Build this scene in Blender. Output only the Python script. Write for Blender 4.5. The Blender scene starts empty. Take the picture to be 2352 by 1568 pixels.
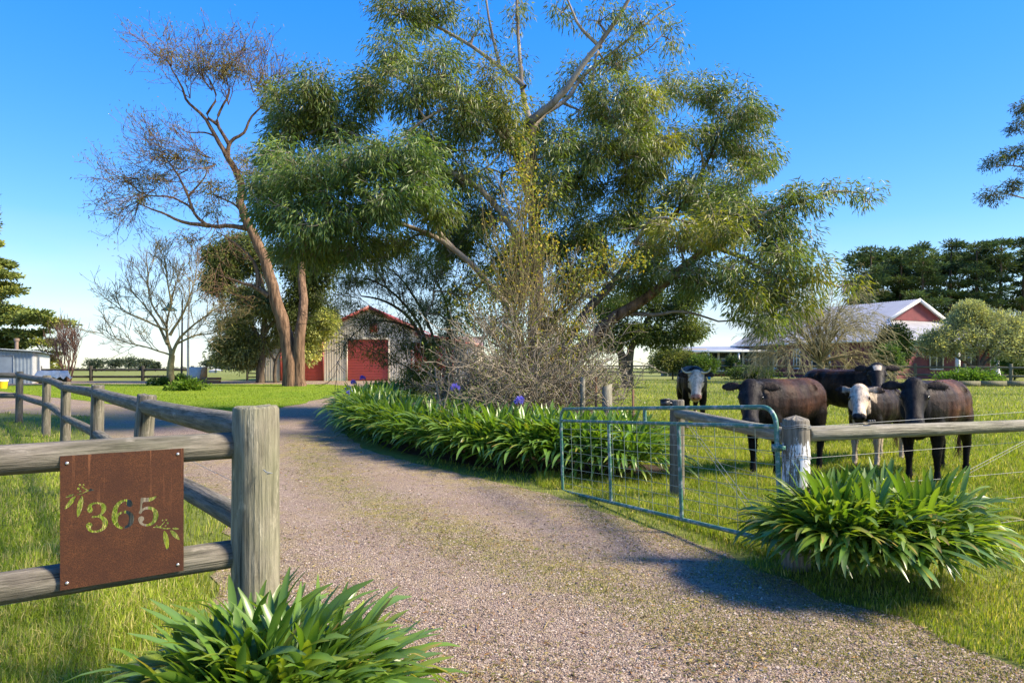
import bpy, bmesh, math, random
import numpy as np
from mathutils import Vector, Matrix

# ------------------------------------------------------------------ camera, sky, sun, exposure
S = bpy.context.scene
COL = S.collection
FPX, CX, HY, CAMZ = 1568.0, 1176.0, 843.0, 1.5     # photo measured at 2352 x 1568
cam = bpy.data.cameras.new('camera'); camo = bpy.data.objects.new('camera', cam); COL.objects.link(camo)
cam.lens = 24; cam.sensor_width = 36; cam.shift_y = 59 / 2352; cam.clip_start = 0.05; cam.clip_end = 6000
camo.location = (0, 0, CAMZ); camo.rotation_euler = (math.radians(90), 0, 0); S.camera = camo
SUN_AZ, SUN_EL = 99.0, 41.0                          # degrees from +Y towards +X, elevation
W = bpy.data.worlds.new('World'); S.world = W; W.use_nodes = True
wn = W.node_tree.nodes; wl = W.node_tree.links; wn.clear()
sky = wn.new('ShaderNodeTexSky'); sky.sky_type = 'NISHITA'; sky.sun_disc = False
sky.sun_elevation = math.radians(SUN_EL); sky.sun_rotation = math.radians(SUN_AZ)
sky.altitude = 0; sky.air_density = 1.0; sky.dust_density = 0.15; sky.ozone_density = 2.5
hs = wn.new('ShaderNodeHueSaturation'); hs.inputs['Saturation'].default_value = 1.42; hs.inputs['Hue'].default_value = 0.512; hs.inputs['Value'].default_value = 1.0
sp3 = wn.new('ShaderNodeSeparateColor'); wl.new(sky.outputs[0], sp3.inputs[0])
m1 = wn.new('ShaderNodeMath'); m1.operation = 'MAXIMUM'; wl.new(sp3.outputs[0], m1.inputs[0]); wl.new(sp3.outputs[2], m1.inputs[1])
m2 = wn.new('ShaderNodeMath'); m2.operation = 'ADD'; wl.new(m1.outputs[0], m2.inputs[0]); m2.inputs[1].default_value = 3.0
m3 = wn.new('ShaderNodeMath'); m3.operation = 'DIVIDE'; m3.inputs[0].default_value = 3.3; wl.new(m2.outputs[0], m3.inputs[1])
vm = wn.new('ShaderNodeVectorMath'); vm.operation = 'SCALE'; wl.new(sky.outputs[0], vm.inputs[0]); wl.new(m3.outputs[0], vm.inputs['Scale'])
wl.new(vm.outputs[0], hs.inputs['Color'])
# thin high cloud low over the horizon
tc = wn.new('ShaderNodeTexCoord'); mp = wn.new('ShaderNodeMapping'); mp.inputs['Scale'].default_value = (1.3, 1.3, 6.0)
wl.new(tc.outputs['Generated'], mp.inputs['Vector'])
cn = wn.new('ShaderNodeTexNoise'); cn.inputs['Scale'].default_value = 1.6; cn.inputs['Detail'].default_value = 7; cn.inputs['Roughness'].default_value = 0.55
wl.new(mp.outputs[0], cn.inputs['Vector'])
cr = wn.new('ShaderNodeValToRGB'); cr.color_ramp.elements[0].position = 0.28; cr.color_ramp.elements[1].position = 0.62
wl.new(cn.outputs[0], cr.inputs[0])
sx = wn.new('ShaderNodeSeparateXYZ'); wl.new(tc.outputs['Generated'], sx.inputs[0])
el = wn.new('ShaderNodeMapRange'); el.inputs[1].default_value = 0.19; el.inputs[2].default_value = 0.05; el.inputs[3].default_value = 0; el.inputs[4].default_value = 1
wl.new(sx.outputs[2], el.inputs[0])
cm = wn.new('ShaderNodeMath'); cm.operation = 'MULTIPLY'; wl.new(cr.outputs[0], cm.inputs[0]); wl.new(el.outputs[0], cm.inputs[1])
mx = wn.new('ShaderNodeMixRGB'); wl.new(cm.outputs[0], mx.inputs[0]); wl.new(hs.outputs[0], mx.inputs[1]); mx.inputs[2].default_value = (1.15, 1.32, 1.52, 1)
bg = wn.new('ShaderNodeBackground'); bg.inputs[1].default_value = 0.15; wl.new(mx.outputs[0], bg.inputs[0])
wo = wn.new('ShaderNodeOutputWorld'); wl.new(bg.outputs[0], wo.inputs[0])
sun = bpy.data.lights.new('sun', 'SUN'); suno = bpy.data.objects.new('sun', sun); COL.objects.link(suno)
sun.energy = 2.5; sun.angle = math.radians(11.0); sun.color = (1.0, 0.86, 0.66)
_a, _e = math.radians(SUN_AZ), math.radians(SUN_EL)
SUND = Vector((math.sin(_a) * math.cos(_e), math.cos(_a) * math.cos(_e), math.sin(_e)))
suno.rotation_euler = SUND.to_track_quat('Z', 'Y').to_euler(); suno.location = (30, 10, 30)
S.view_settings.view_transform = 'Standard'; S.view_settings.look = 'None'; S.view_settings.gamma = 1
S.view_settings.use_curve_mapping = False; S.view_settings.exposure = 2.2
S.render.engine = 'CYCLES'
cy = S.cycles; cy.use_denoising = True; cy.max_bounces = 10; cy.diffuse_bounces = 8; cy.glossy_bounces = 3
cy.transmission_bounces = 8; cy.transparent_max_bounces = 8; cy.sample_clamp_indirect = 6

rng = np.random.default_rng(11)
random.seed(5)
PI = math.pi

# ------------------------------------------------------------------ terrain and layout helpers
TY = np.array([-60, 0, 9, 11, 15, 25, 45, 60, 90, 150, 300, 800, 4000.0])
TZ = np.array([0, 0, 0, .06, .2, .36, .6, .68, .6, .2, -1.0, -3.2, -5.0])
def tz(y): return np.interp(y, TY, TZ)
def U(px, py, d):                                    # point at picture position and real distance
    return np.array([(px - CX) / FPX * d, d, CAMZ + (HY - py) / FPX * d])
def G(px, py):                                       # ground point
    d = 12.0
    for _ in range(60): d = 0.5 * d + 0.5 * (CAMZ - tz(d)) * FPX / (py - HY)
    return np.array([(px - CX) / FPX * d, d, float(tz(d))])
def nz(v): return v / np.maximum(np.linalg.norm(v, axis=-1, keepdims=True), 1e-9)

# ------------------------------------------------------------------ object helpers
def tag(o, label=None, cat=None, group=None, kind=None):
    if label: o['label'] = label
    if cat: o['category'] = cat
    if group: o['group'] = group
    if kind: o['kind'] = kind
    return o
def thing(name, loc, label, cat, group=None):
    o = bpy.data.objects.new(name, None); COL.objects.link(o); o.location = [float(c) for c in loc]
    o.empty_display_size = 0.2
    return tag(o, label, cat, group)
def mesh_np(name, V, faces, tint=None, smooth=False):
    """faces: list of int arrays (n,3) or (n,4)"""
    V = np.asarray(V, dtype=np.float32); me = bpy.data.meshes.new(name)
    me.vertices.add(len(V)); me.vertices.foreach_set('co', V.ravel())
    faces = [np.asarray(f, dtype=np.int32) for f in faces if len(f)]
    nl = sum(f.size for f in faces); nf = sum(len(f) for f in faces)
    me.loops.add(nl); me.polygons.add(nf)
    me.loops.foreach_set('vertex_index', np.concatenate([f.ravel() for f in faces]))
    tot = np.concatenate([np.full(len(f), f.shape[1], dtype=np.int32) for f in faces])
    st = np.concatenate([[0], np.cumsum(tot)[:-1]]).astype(np.int32)
    me.polygons.foreach_set('loop_start', st)
    me.update(calc_edges=True)
    if smooth: me.polygons.foreach_set('use_smooth', np.ones(nf, dtype=bool))
    if tint is not None:
        a = me.color_attributes.new('tint', 'FLOAT_COLOR', 'POINT')
        c = np.ones((len(V), 4), dtype=np.float32); c[:, :3] = tint
        a.data.foreach_set('color', c.ravel())
    me.validate(); me.update()
    return me
def link(name, me, mat, parent=None, loc=None):
    o = bpy.data.objects.new(name, me); COL.objects.link(o)
    if mat is not None and len(me.materials) == 0: me.materials.append(mat)
    if parent is not None:
        o.parent = parent
    if loc is not None:
        w = Vector([float(c) for c in loc])
        o.location = w - Vector(world_loc(parent)) if parent is not None else w
    return o
def world_loc(p):
    v = Vector((0, 0, 0))
    while p is not None: v = v + Vector(p.location); p = p.parent
    return v
def obj(name, V, faces, mat, parent=None, tint=None, smooth=False):
    """V in world coordinates"""
    V = np.array(V, dtype=np.float64)
    if parent is not None: V = V - np.array(world_loc(parent))
    return link(name, mesh_np(name, V, faces, tint, smooth), mat, parent)

class MB:
    """collects simple shapes in world coordinates, then becomes one mesh"""
    def __init__(s): s.V = []; s.Q = []; s.T = []; s.n = 0
    def add(s, V, Q=(), T=()):
        V = np.asarray(V, float).reshape(-1, 3); s.V.append(V)
        if len(Q): s.Q.append(np.asarray(Q, int) + s.n)
        if len(T): s.T.append(np.asarray(T, int) + s.n)
        s.n += len(V); return s
    def hexa(s, P):                                   # 8 corners: bottom 4 then top 4
        return s.add(P, [[3, 2, 1, 0], [4, 5, 6, 7], [0, 1, 5, 4], [1, 2, 6, 5], [2, 3, 7, 6], [3, 0, 4, 7]])
    def box(s, c, size, ax=(1, 0, 0), ay=None, az=(0, 0, 1)):
        ax = nz(np.array(ax, float)); az = nz(np.array(az, float)); ay = np.cross(az, ax) if ay is None else nz(np.array(ay, float))
        c = np.array(c, float); h = np.array(size) / 2
        P = [c + sx_ * h[0] * ax + sy_ * h[1] * ay + sz_ * h[2] * az for sz_ in (-1, 1) for sx_, sy_ in ((-1, -1), (1, -1), (1, 1), (-1, 1))]
        return s.hexa(P)
    def quad(s, a, b, c, d): return s.add([a, b, c, d], [[0, 1, 2, 3]])
    def tube(s, pts, r, sides=8, cap=True):
        P = np.asarray(pts, float); K = len(P); R = np.broadcast_to(np.asarray(r, float), (K,))
        V, Q = tubes(P[None], R[None], sides); s.add(V, Q)
        if cap:
            for e in (0, K - 1):
                ring = V[e * sides:(e + 1) * sides]
                s.add(np.vstack([ring, P[e]]), (), [[i, (i + 1) % sides, sides] for i in range(sides)])
        return s
    def sphere(s, c, r, seg=10, ring=7, sc=(1, 1, 1)):
        c = np.array(c, float); V = []
        for i in range(ring + 1):
            th = PI * i / ring
            for j in range(seg):
                ph = 2 * PI * j / seg
                V.append(c + r * np.array(sc) * [math.sin(th) * math.cos(ph), math.sin(th) * math.sin(ph), math.cos(th)])
        Q = [[i * seg + j, i * seg + (j + 1) % seg, (i + 1) * seg + (j + 1) % seg, (i + 1) * seg + j] for i in range(ring) for j in range(seg)]
        return s.add(V, Q)
    def build(s, name, mat, parent=None, smooth=False):
        return obj(name, np.vstack(s.V), [np.vstack(s.Q) if s.Q else [], np.vstack(s.T) if s.T else []], mat, parent, smooth=smooth)

def tubes(P, R, sides=4):
    """P (N,K,3), R (N,K) -> verts, quads"""
    N, K, _ = P.shape
    T = nz(np.gradient(P, axis=1))
    ref = np.where(np.abs(T[:, :1, 2:3]) > 0.9, np.array([1., 0, 0]), np.array([0, 0, 1.]))
    ref = np.broadcast_to(ref, T.shape)
    n1 = nz(np.cross(T, ref)); n2 = np.cross(T, n1)
    a = np.arange(sides) * 2 * PI / sides
    V = P[:, :, None, :] + R[:, :, None, None] * (np.cos(a)[None, None, :, None] * n1[:, :, None, :] + np.sin(a)[None, None, :, None] * n2[:, :, None, :])
    idx = np.arange(N * K * sides).reshape(N, K, sides)
    A = idx[:, :-1]; B = idx[:, 1:]
    Q = np.stack([A, np.roll(A, -1, 2), np.roll(B, -1, 2), B], -1).reshape(-1, 4)
    return V.reshape(-1, 3), Q
def spline(pts, n):
    P = np.asarray(pts, float); m = len(P)
    if m == 2: return P[0] + (P[1] - P[0]) * np.linspace(0, 1, n)[:, None]
    E = np.vstack([2 * P[0] - P[1], P, 2 * P[-1] - P[-2]])
    out = []
    for u in np.linspace(0, m - 1, n):
        i = min(int(u), m - 2); t = u - i
        a, b, c, d = E[i], E[i + 1], E[i + 2], E[i + 3]
        out.append(0.5 * (2 * b + (c - a) * t + (2 * a - 5 * b + 4 * c - d) * t * t + (3 * b - a - 3 * c + d) * t ** 3))
    return np.array(out)

# ------------------------------------------------------------------ materials
def mat_new(name):
    m = bpy.data.materials.new(name); m.use_nodes = True; nt = m.node_tree; nt.nodes.clear()
    o = nt.nodes.new('ShaderNodeOutputMaterial'); p = nt.nodes.new('ShaderNodeBsdfPrincipled'); nt.links.new(p.outputs[0], o.inputs[0])
    return m, nt, p, o
def ramp(nt, fac, stops):
    r = nt.nodes.new('ShaderNodeValToRGB'); e = r.color_ramp.elements
    while len(e) < len(stops): e.new(0.5)
    for i, (p, c) in enumerate(stops): e[i].position = p; e[i].color = (*c, 1) if len(c) == 3 else c
    nt.links.new(fac, r.inputs[0]); return r.outputs[0]
def noise(nt, scale, detail=5, rough=0.55, coord='Object', sc=(1, 1, 1), vec=None):
    t = nt.nodes.new('ShaderNodeTexCoord'); m = nt.nodes.new('ShaderNodeMapping'); m.inputs['Scale'].default_value = sc
    nt.links.new(vec if vec is not None else t.outputs[coord], m.inputs[0])
    n = nt.nodes.new('ShaderNodeTexNoise'); n.inputs['Scale'].default_value = scale; n.inputs['Detail'].default_value = detail; n.inputs['Roughness'].default_value = rough
    nt.links.new(m.outputs[0], n.inputs['Vector']); return n.outputs[0]
def mixc(nt, fac, a, b, mode='MIX'):
    m = nt.nodes.new('ShaderNodeMixRGB'); m.blend_type = mode
    for i, v in ((0, fac), (1, a), (2, b)):
        if isinstance(v, (int, float)): m.inputs[i].default_value = v
        elif isinstance(v, tuple): m.inputs[i].default_value = (*v, 1)
        else: nt.links.new(v, m.inputs[i])
    return m.outputs[0]
def bump(nt, p, h, dist, strength=1.0):
    b = nt.nodes.new('ShaderNodeBump'); b.inputs['Distance'].default_value = dist; b.inputs['Strength'].default_value = strength
    nt.links.new(h, b.inputs['Height']); nt.links.new(b.outputs[0], p.inputs['Normal'])
def plain(name, col, rough=0.6, metal=0.0, vary=0.18, scale=6.0, bm=0.0, spec=0.5):
    m, nt, p, o = mat_new(name)
    n = noise(nt, scale, 6)
    c = ramp(nt, n, [(0.3, tuple(x * (1 - vary) for x in col)), (0.7, tuple(min(1, x * (1 + vary)) for x in col))])
    nt.links.new(c, p.inputs['Base Color']); p.inputs['Roughness'].default_value = rough; p.inputs['Metallic'].default_value = metal
    p.inputs['Specular IOR Level'].default_value = spec
    if bm: bump(nt, p, noise(nt, scale * 6, 4), bm)
    return m
def leafmat(name, transl=0.35, rough=0.45, spec=0.4, gain=(1.25, 1.35, 0.6)):
    m, nt, p, o = mat_new(name)
    a = nt.nodes.new('ShaderNodeAttribute'); a.attribute_name = 'tint'
    nt.links.new(a.outputs['Color'], p.inputs['Base Color']); p.inputs['Roughness'].default_value = rough; p.inputs['Specular IOR Level'].default_value = spec
    t = nt.nodes.new('ShaderNodeBsdfTranslucent')
    nt.links.new(mixc(nt, 1.0, a.outputs['Color'], gain, 'MULTIPLY'), t.inputs[0])
    ms = nt.nodes.new('ShaderNodeMixShader'); ms.inputs[0].default_value = transl
    nt.links.new(p.outputs[0], ms.inputs[1]); nt.links.new(t.outputs[0], ms.inputs[2]); nt.links.new(ms.outputs[0], o.inputs[0])
    return m
def barkmat(name, dark, light, sc=(1, 1, .25), scale=9, bmp=0.03):
    m, nt, p, o = mat_new(name)
    n = noise(nt, scale, 8, 0.65, 'Object', sc)
    nt.links.new(ramp(nt, n, [(0.34, dark), (0.68, light)]), p.inputs['Base Color']); p.inputs['Roughness'].default_value = 0.9
    p.inputs['Specular IOR Level'].default_value = 0.15
    bump(nt, p, n, bmp); return m
def woodmat(name, dark, light, lichen=0.25, green=(0.16, 0.17, 0.09)):
    m, nt, p, o = mat_new(name)
    g = noise(nt, 38, 10, 0.7, 'Object', (1, 1, 0.10))
    b = noise(nt, 4.0, 5, 0.6, 'Object', (1, 1, 0.5))
    f = noise(nt, 26, 6, 0.7, 'Object', (1, 1, 0.35))
    c = ramp(nt, g, [(0.33, dark), (0.66, light)])
    c = mixc(nt, ramp(nt, b, [(0.38, (0, 0, 0)), (0.66, (lichen, lichen, lichen))]), c, green)
    c = mixc(nt, ramp(nt, f, [(0.57, (0, 0, 0)), (0.72, (.55, .55, .55))]), c, tuple(min(1, x * 1.45 + .03) for x in light))
    crack = noise(nt, 60, 3, 0.5, 'Object', (1, 1, 0.02))
    c = mixc(nt, ramp(nt, crack, [(0.30, (.8, .8, .8)), (0.37, (0, 0, 0))]), c, tuple(x * .35 for x in dark))
    nt.links.new(c, p.inputs['Base Color']); p.inputs['Roughness'].default_value = 0.88; p.inputs['Specular IOR Level'].default_value = 0.2
    bump(nt, p, mixc(nt, 0.5, g, crack), 0.022); return m
M = {}
M['leaf_gum'] = leafmat('gum_leaf', 0.40, 0.42, 0.5)
M['leaf_dull'] = leafmat('dull_leaf', 0.38, 0.6, 0.25)
M['leaf_strap'] = leafmat('strap_leaf', 0.36, 0.33, 0.55, (1.5, 1.45, 0.35))
M['leaf_conifer'] = leafmat('conifer_leaf', 0.15, 0.7, 0.15)
M['grass'] = leafmat('grass_blade', 0.42, 0.55, 0.25, (1.3, 1.35, 0.5))
M['petal'] = leafmat('petal', 0.4, 0.6, 0.2, (1.1, 1, 1.1))
M['bark_gum'] = barkmat('smooth_gum_bark', (0.16, 0.12, 0.09), (0.42, 0.37, 0.31), (1, 1, .2), 5, 0.01)
M['bark_red'] = barkmat('red_fibrous_bark', (0.045, 0.028, 0.018), (0.29, 0.18, 0.11), (1, 1, .13), 9, 0.06)
M['bark_dark'] = barkmat('dark_bark', (0.05, 0.038, 0.025), (0.17, 0.13, 0.09), (1, 1, .25), 8, 0.03)
M['bark_twig'] = barkmat('grey_twig', (0.12, 0.10, 0.07), (0.36, 0.31, 0.235), (1, 1, 1), 7, 0.0)
M['bark_lichen'] = barkmat('lichen_twig', (0.13, 0.105, 0.06), (0.33, 0.27, 0.12), (1, 1, 1), 5, 0.0)
M['bark_straw'] = barkmat('straw_twig', (0.20, 0.18, 0.085), (0.40, 0.36, 0.19), (1, 1, 1), 5, 0.0)
M['bark_redtwig'] = barkmat('red_twig', (0.09, 0.05, 0.035), (0.20, 0.13, 0.10), (1, 1, 1), 5, 0.0)
M['wood_dark'] = woodmat('old_dark_wood', (0.045, 0.04, 0.032), (0.24, 0.215, 0.175), 0.5, (0.11, 0.12, 0.065))
M['wood_post'] = woodmat('pale_treated_wood', (0.10, 0.092, 0.065), (0.31, 0.285, 0.205), 0.6, (0.17, 0.185, 0.095))
M['wood_rail'] = woodmat('weathered_rail_wood', (0.11, 0.10, 0.075), (0.34, 0.315, 0.25), 0.45, (0.17, 0.18, 0.10))
M['wood_far'] = woodmat('far_fence_wood', (0.10, 0.095, 0.06), (0.24, 0.225, 0.15), 0.4)
M['wood_black'] = woodmat('black_fence_wood', (0.022, 0.02, 0.018), (0.075, 0.068, 0.058), 0.2)
M['wire'] = plain('galvanised_wire', (0.30, 0.31, 0.30), 0.55, 0.3, 0.1)
M['white'] = plain('white_paint', (0.74, 0.73, 0.68), 0.5, 0, 0.06)
M['black'] = plain('black_plastic', (0.02, 0.021, 0.022), 0.45, 0, 0.2)
M['glass'] = plain('window_glass', (0.03, 0.04, 0.045), 0.06, 0, 0.3, 2, 0, 0.8)
M['red_wall'] = plain('dark_red_boards', (0.16, 0.028, 0.03), 0.65, 0, 0.2, 2)
M['roof'] = plain('pale_roof_iron', (0.40, 0.395, 0.39), 0.45, 0.15, 0.10, 1.2)
M['cream'] = plain('cream_cladding', (0.70, 0.62, 0.47), 0.5, 0, 0.08, 2)
M['red_door'] = plain('red_roller_door', (0.50, 0.085, 0.06), 0.45, 0, 0.1, 2)
M['red_trim'] = plain('red_trim', (0.30, 0.06, 0.045), 0.45)
M['grey_iron'] = plain('blue_grey_iron', (0.24, 0.29, 0.33), 0.45, 0.2, 0.12, 3)
M['white_iron'] = plain('white_iron', (0.45, 0.47, 0.49), 0.5, 0, 0.12, 3)
M['brick'] = plain('grey_brown_brick', (0.20, 0.18, 0.155), 0.85, 0, 0.35, 14)
M['tarp'] = plain('pale_tarp', (0.62, 0.58, 0.50), 0.6, 0, 0.15)
M['orange'] = plain('orange_board', (0.62, 0.26, 0.07), 0.6)
M['yellow'] = plain('yellow_plastic', (0.75, 0.48, 0.02), 0.4)
M['pole'] = plain('steel_pole', (0.36, 0.39, 0.41), 0.35, 0.6)
M['horn'] = plain('horn', (0.50, 0.42, 0.28), 0.45, 0, 0.25, 9)
M['eye'] = plain('eye', (0.012, 0.009, 0.008), 0.08, 0, 0.1, 4, 0, 0.8)
M['tagblue'] = plain('blue_ear_tag', (0.02, 0.22, 0.36), 0.5)
M['screw'] = plain('zinc_screw', (0.6, 0.6, 0.58), 0.3, 0.8)
def ground_mat():
    m, nt, p, o = mat_new('paddock_ground')
    a = noise(nt, 0.22, 6, 0.6); b = noise(nt, 7.0, 7, 0.7); c = noise(nt, 0.012, 4, 0.5)
    x = ramp(nt, b, [(0.32, (0.05, 0.07, 0.016)), (0.5, (0.115, 0.15, 0.03)), (0.7, (0.21, 0.22, 0.065))])
    y = ramp(nt, a, [(0.35, (0.10, 0.14, 0.022)), (0.65, (0.24, 0.24, 0.07))])
    z = mixc(nt, 0.45, x, y)
    z = mixc(nt, ramp(nt, c, [(0.4, (0, 0, 0)), (0.6, (.5, .5, .5))]), z, (0.26, 0.27, 0.10))
    nt.links.new(z, p.inputs['Base Color']); p.inputs['Roughness'].default_value = 0.95; p.inputs['Specular IOR Level'].default_value = 0.1
    bump(nt, p, b, 0.05); return m
def gravel_mat():
    m, nt, p, o = mat_new('pink_gravel')
    t = nt.nodes.new('ShaderNodeTexCoord')
    v = nt.nodes.new('ShaderNodeTexVoronoi'); v.inputs['Scale'].default_value = 105; nt.links.new(t.outputs['Object'], v.inputs['Vector'])
    sp = nt.nodes.new('ShaderNodeSeparateXYZ'); nt.links.new(v.outputs['Color'], sp.inputs[0])
    c = ramp(nt, sp.outputs[0], [(0.0, (0.085, 0.06, 0.048)), (0.25, (0.185, 0.132, 0.10)), (0.6, (0.28, 0.207, 0.155)), (0.85, (0.39, 0.31, 0.24)), (1.0, (0.54, 0.46, 0.38))])
    v2 = nt.nodes.new('ShaderNodeTexVoronoi'); v2.inputs['Scale'].default_value = 23; nt.links.new(t.outputs['Object'], v2.inputs['Vector'])
    sp2 = nt.nodes.new('ShaderNodeSeparateXYZ'); nt.links.new(v2.outputs['Color'], sp2.inputs[0])
    c = mixc(nt, ramp(nt, sp2.outputs[1], [(0.55, (0, 0, 0)), (0.95, (.5, .5, .5))]), c, (0.19, 0.125, 0.115))
    big = noise(nt, 0.55, 5, 0.6); fine = noise(nt, 5.5, 6, 0.7)
    moss = nt.nodes.new('ShaderNodeMath'); moss.operation = 'MULTIPLY'
    nt.links.new(ramp(nt, big, [(0.42, (.12, .12, .12)), (0.60, (1, 1, 1))]), moss.inputs[0]); nt.links.new(ramp(nt, fine, [(0.42, (0, 0, 0)), (0.60, (.9, .9, .9))]), moss.inputs[1])
    wa_ = nt.nodes.new('ShaderNodeAttribute'); wa_.attribute_name = 'wear'; ws_ = nt.nodes.new('ShaderNodeSeparateXYZ'); nt.links.new(wa_.outputs['Vector'], ws_.inputs[0])
    c = mixc(nt, moss.outputs[0], c, (0.30, 0.235, 0.08))
    mm_ = nt.nodes.new('ShaderNodeMath'); mm_.operation = 'MULTIPLY'; nt.links.new(ws_.outputs[0], mm_.inputs[0]); nt.links.new(ramp(nt, noise(nt, 4.2, 8, .72), [(.40, (0, 0, 0)), (.58, (.85, .85, .85))]), mm_.inputs[1])
    c = mixc(nt, mm_.outputs[0], c, ramp(nt, noise(nt, 11, 4, .6), [(.35, (0.15, 0.155, 0.035)), (.65, (0.30, 0.26, 0.07))]))
    tm_ = nt.nodes.new('ShaderNodeMath'); tm_.operation = 'MULTIPLY'; nt.links.new(ws_.outputs[1], tm_.inputs[0]); tm_.inputs[1].default_value = .45
    c = mixc(nt, tm_.outputs[0], c, (0.34, 0.26, 0.205))
    dirt = noise(nt, 0.9, 4, 0.6)
    c = mixc(nt, ramp(nt, dirt, [(0.45, (0, 0, 0)), (0.75, (.45, .45, .45))]), c, (0.20, 0.14, 0.11))
    nt.links.new(c, p.inputs['Base Color']); p.inputs['Roughness'].default_value = 0.9; p.inputs['Specular IOR Level'].default_value = 0.25
    bump(nt, p, mixc(nt, 0.35, v.outputs['Distance'], fine), 0.016, 1.0); return m
M['ground'] = ground_mat(); M['gravel'] = gravel_mat()
M['soil'] = plain('dark_garden_soil', (0.075, 0.055, 0.04), 0.95, 0, 0.5, 9, 0.03, 0.1)
def lawn_mat():
    m, nt, p, o = mat_new('mown_lawn')
    b = noise(nt, 14, 6, 0.7); a = noise(nt, 0.5, 4, 0.6)
    c = mixc(nt, 0.5, ramp(nt, b, [(0.3, (0.085, 0.15, 0.008)), (0.7, (0.20, 0.27, 0.02))]), ramp(nt, a, [(0.35, (0.11, 0.19, 0.01)), (0.65, (0.22, 0.27, 0.025))]))
    nt.links.new(c, p.inputs['Base Color']); p.inputs['Roughness'].default_value = 0.95; p.inputs['Specular IOR Level'].default_value = 0.1
    bump(nt, p, b, 0.03); return m
M['lawn'] = lawn_mat()

# ------------------------------------------------------------------ ground, driveway, lawn
xs = np.concatenate([[-3500, -1200, -400, -150, -80], np.linspace(-50, 50, 21), [80, 150, 400, 1200, 3500]]); ys = np.unique(np.concatenate([TY, [-20, 3, 6, 20, 35, 52, 75, 110, 200, 500, 1600]]))
XX, YY = np.meshgrid(xs, ys); ZZ = tz(YY)
nx_, ny_ = len(xs), len(ys); ii = np.arange(nx_ * ny_).reshape(ny_, nx_)
gq = np.stack([ii[:-1, :-1], ii[:-1, 1:], ii[1:, 1:], ii[1:, :-1]], -1).reshape(-1, 4)
tag(obj('ground', np.stack([XX, YY, ZZ], -1).reshape(-1, 3), [gq], M['ground']), kind='structure')

def rough_poly(pts, step=0.25, amp=0.07, close=True):
    out = []
    P = [np.array(p[:2], float) for p in pts]
    for i in range(len(P)):
        a, b = P[i], P[(i + 1) % len(P)]; L = np.linalg.norm(b - a)
        d = min(a[1], b[1]); st = step * max(1, d / 10); n = max(1, int(L / st))
        nn = np.array([-(b - a)[1], (b - a)[0]]) / max(L, 1e-6)
        for k in range(n):
            q = a + (b - a) * k / n
            w = amp * (math.sin(q[0] * 3.1 + q[1] * 2.3) + .7 * math.sin(q[0] * 7.7 - q[1] * 6.1) + .5 * random.uniform(-1, 1))
            out.append(q + nn * w)
    return np.array(out)
def sheet(name, poly, mat, off, kind='structure', label=None):
    bm = bmesh.new()
    vs = [bm.verts.new((p[0], p[1], 0)) for p in poly]
    es = [bm.edges.new((vs[i], vs[(i + 1) % len(vs)])) for i in range(len(vs))]
    bmesh.ops.triangle_fill(bm, use_beauty=True, use_dissolve=False, edges=es)
    lo, hi = poly[:, 1].min(), poly[:, 1].max()
    for y in np.unique(np.concatenate([TY, ys])):
        if lo < y < hi:
            bmesh.ops.bisect_plane(bm, geom=bm.verts[:] + bm.edges[:] + bm.faces[:], plane_co=(0, y, 0), plane_no=(0, 1, 0), dist=1e-5)
    for v in bm.verts: v.co.z = float(tz(v.co.y)) + off
    bmesh.ops.recalc_face_normals(bm, faces=bm.faces[:])
    if sum(f.normal.z for f in bm.faces) < 0: bmesh.ops.reverse_faces(bm, faces=bm.faces[:])
    me = bpy.data.meshes.new(name); bm.to_mesh(me); bm.free()
    o = link(name, me, mat); tag(o, label, kind=kind); return o
def inside(px, py, poly):
    c = np.zeros(len(px), dtype=bool); x2, y2 = poly[-1]
    for x1, y1 in poly:
        m = ((y1 > py) != (y2 > py)); 
        if abs(y2 - y1) > 1e-12: c ^= m & (px < (x2 - x1) * (py - y1) / (y2 - y1) + x1)
        x2, y2 = x1, y1
    return c
right_edge = [G(*p)[:2] for p in [(2352, 1545), (2200, 1480), (2050, 1425), (1900, 1378), (1740, 1312), (1600, 1252), (1480, 1212), (1300, 1142), (1150, 1107), (1000, 1072), (930, 1058), (850, 1034), (790, 992), (772, 958)]]
left_edge = [(-13.8, 18.4), (-10.8, 17.5), (-8.6, 14), (-6.6, 11.5), (-4.6, 9.2), (-3.4, 7.8), (-2.5, 6), (-1.9, 4.5), (-1.5, 3.4), (-1.2, 2.2), (-.9, .2)]
gravel_c = [(9, .2), (9, .9), (4.5, 2.4)] + [tuple(p) for p in right_edge] + [(-5.0, 22.5), (-5.6, 33), (-3, 38), (5, 40), (5, 44.7), (-46, 44.7), (-46, 26), (-22, 20)] + left_edge
gravel_poly = rough_poly(gravel_c, 0.22, 0.06)
dw = sheet('driveway', gravel_poly, M['gravel'], 0.006)
bm = bmesh.new(); bm.from_mesh(dw.data)
for k in np.arange(-5.7, 6, .3): bmesh.ops.bisect_plane(bm, geom=[f for f in bm.faces if f.calc_center_median().y < 17] + bm.verts[:] + bm.edges[:], plane_co=(float(k), 0, 0), plane_no=(1, 0, 0), dist=1e-5)
for k in np.arange(.5, 16, .3): bmesh.ops.bisect_plane(bm, geom=bm.verts[:] + bm.edges[:] + bm.faces[:], plane_co=(0, float(k), 0), plane_no=(0, 1, 0), dist=1e-5)
bm.to_mesh(dw.data); bm.free()
def dpoly(P, C):
    best = np.full(len(P), 1e9)
    for a, b in zip(C[:-1], C[1:]):
        ab = b - a; t = np.clip(((P - a) @ ab) / (ab @ ab), 0, 1); best = np.minimum(best, np.linalg.norm(P - a - t[:, None] * ab, axis=1))
    return best
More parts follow.
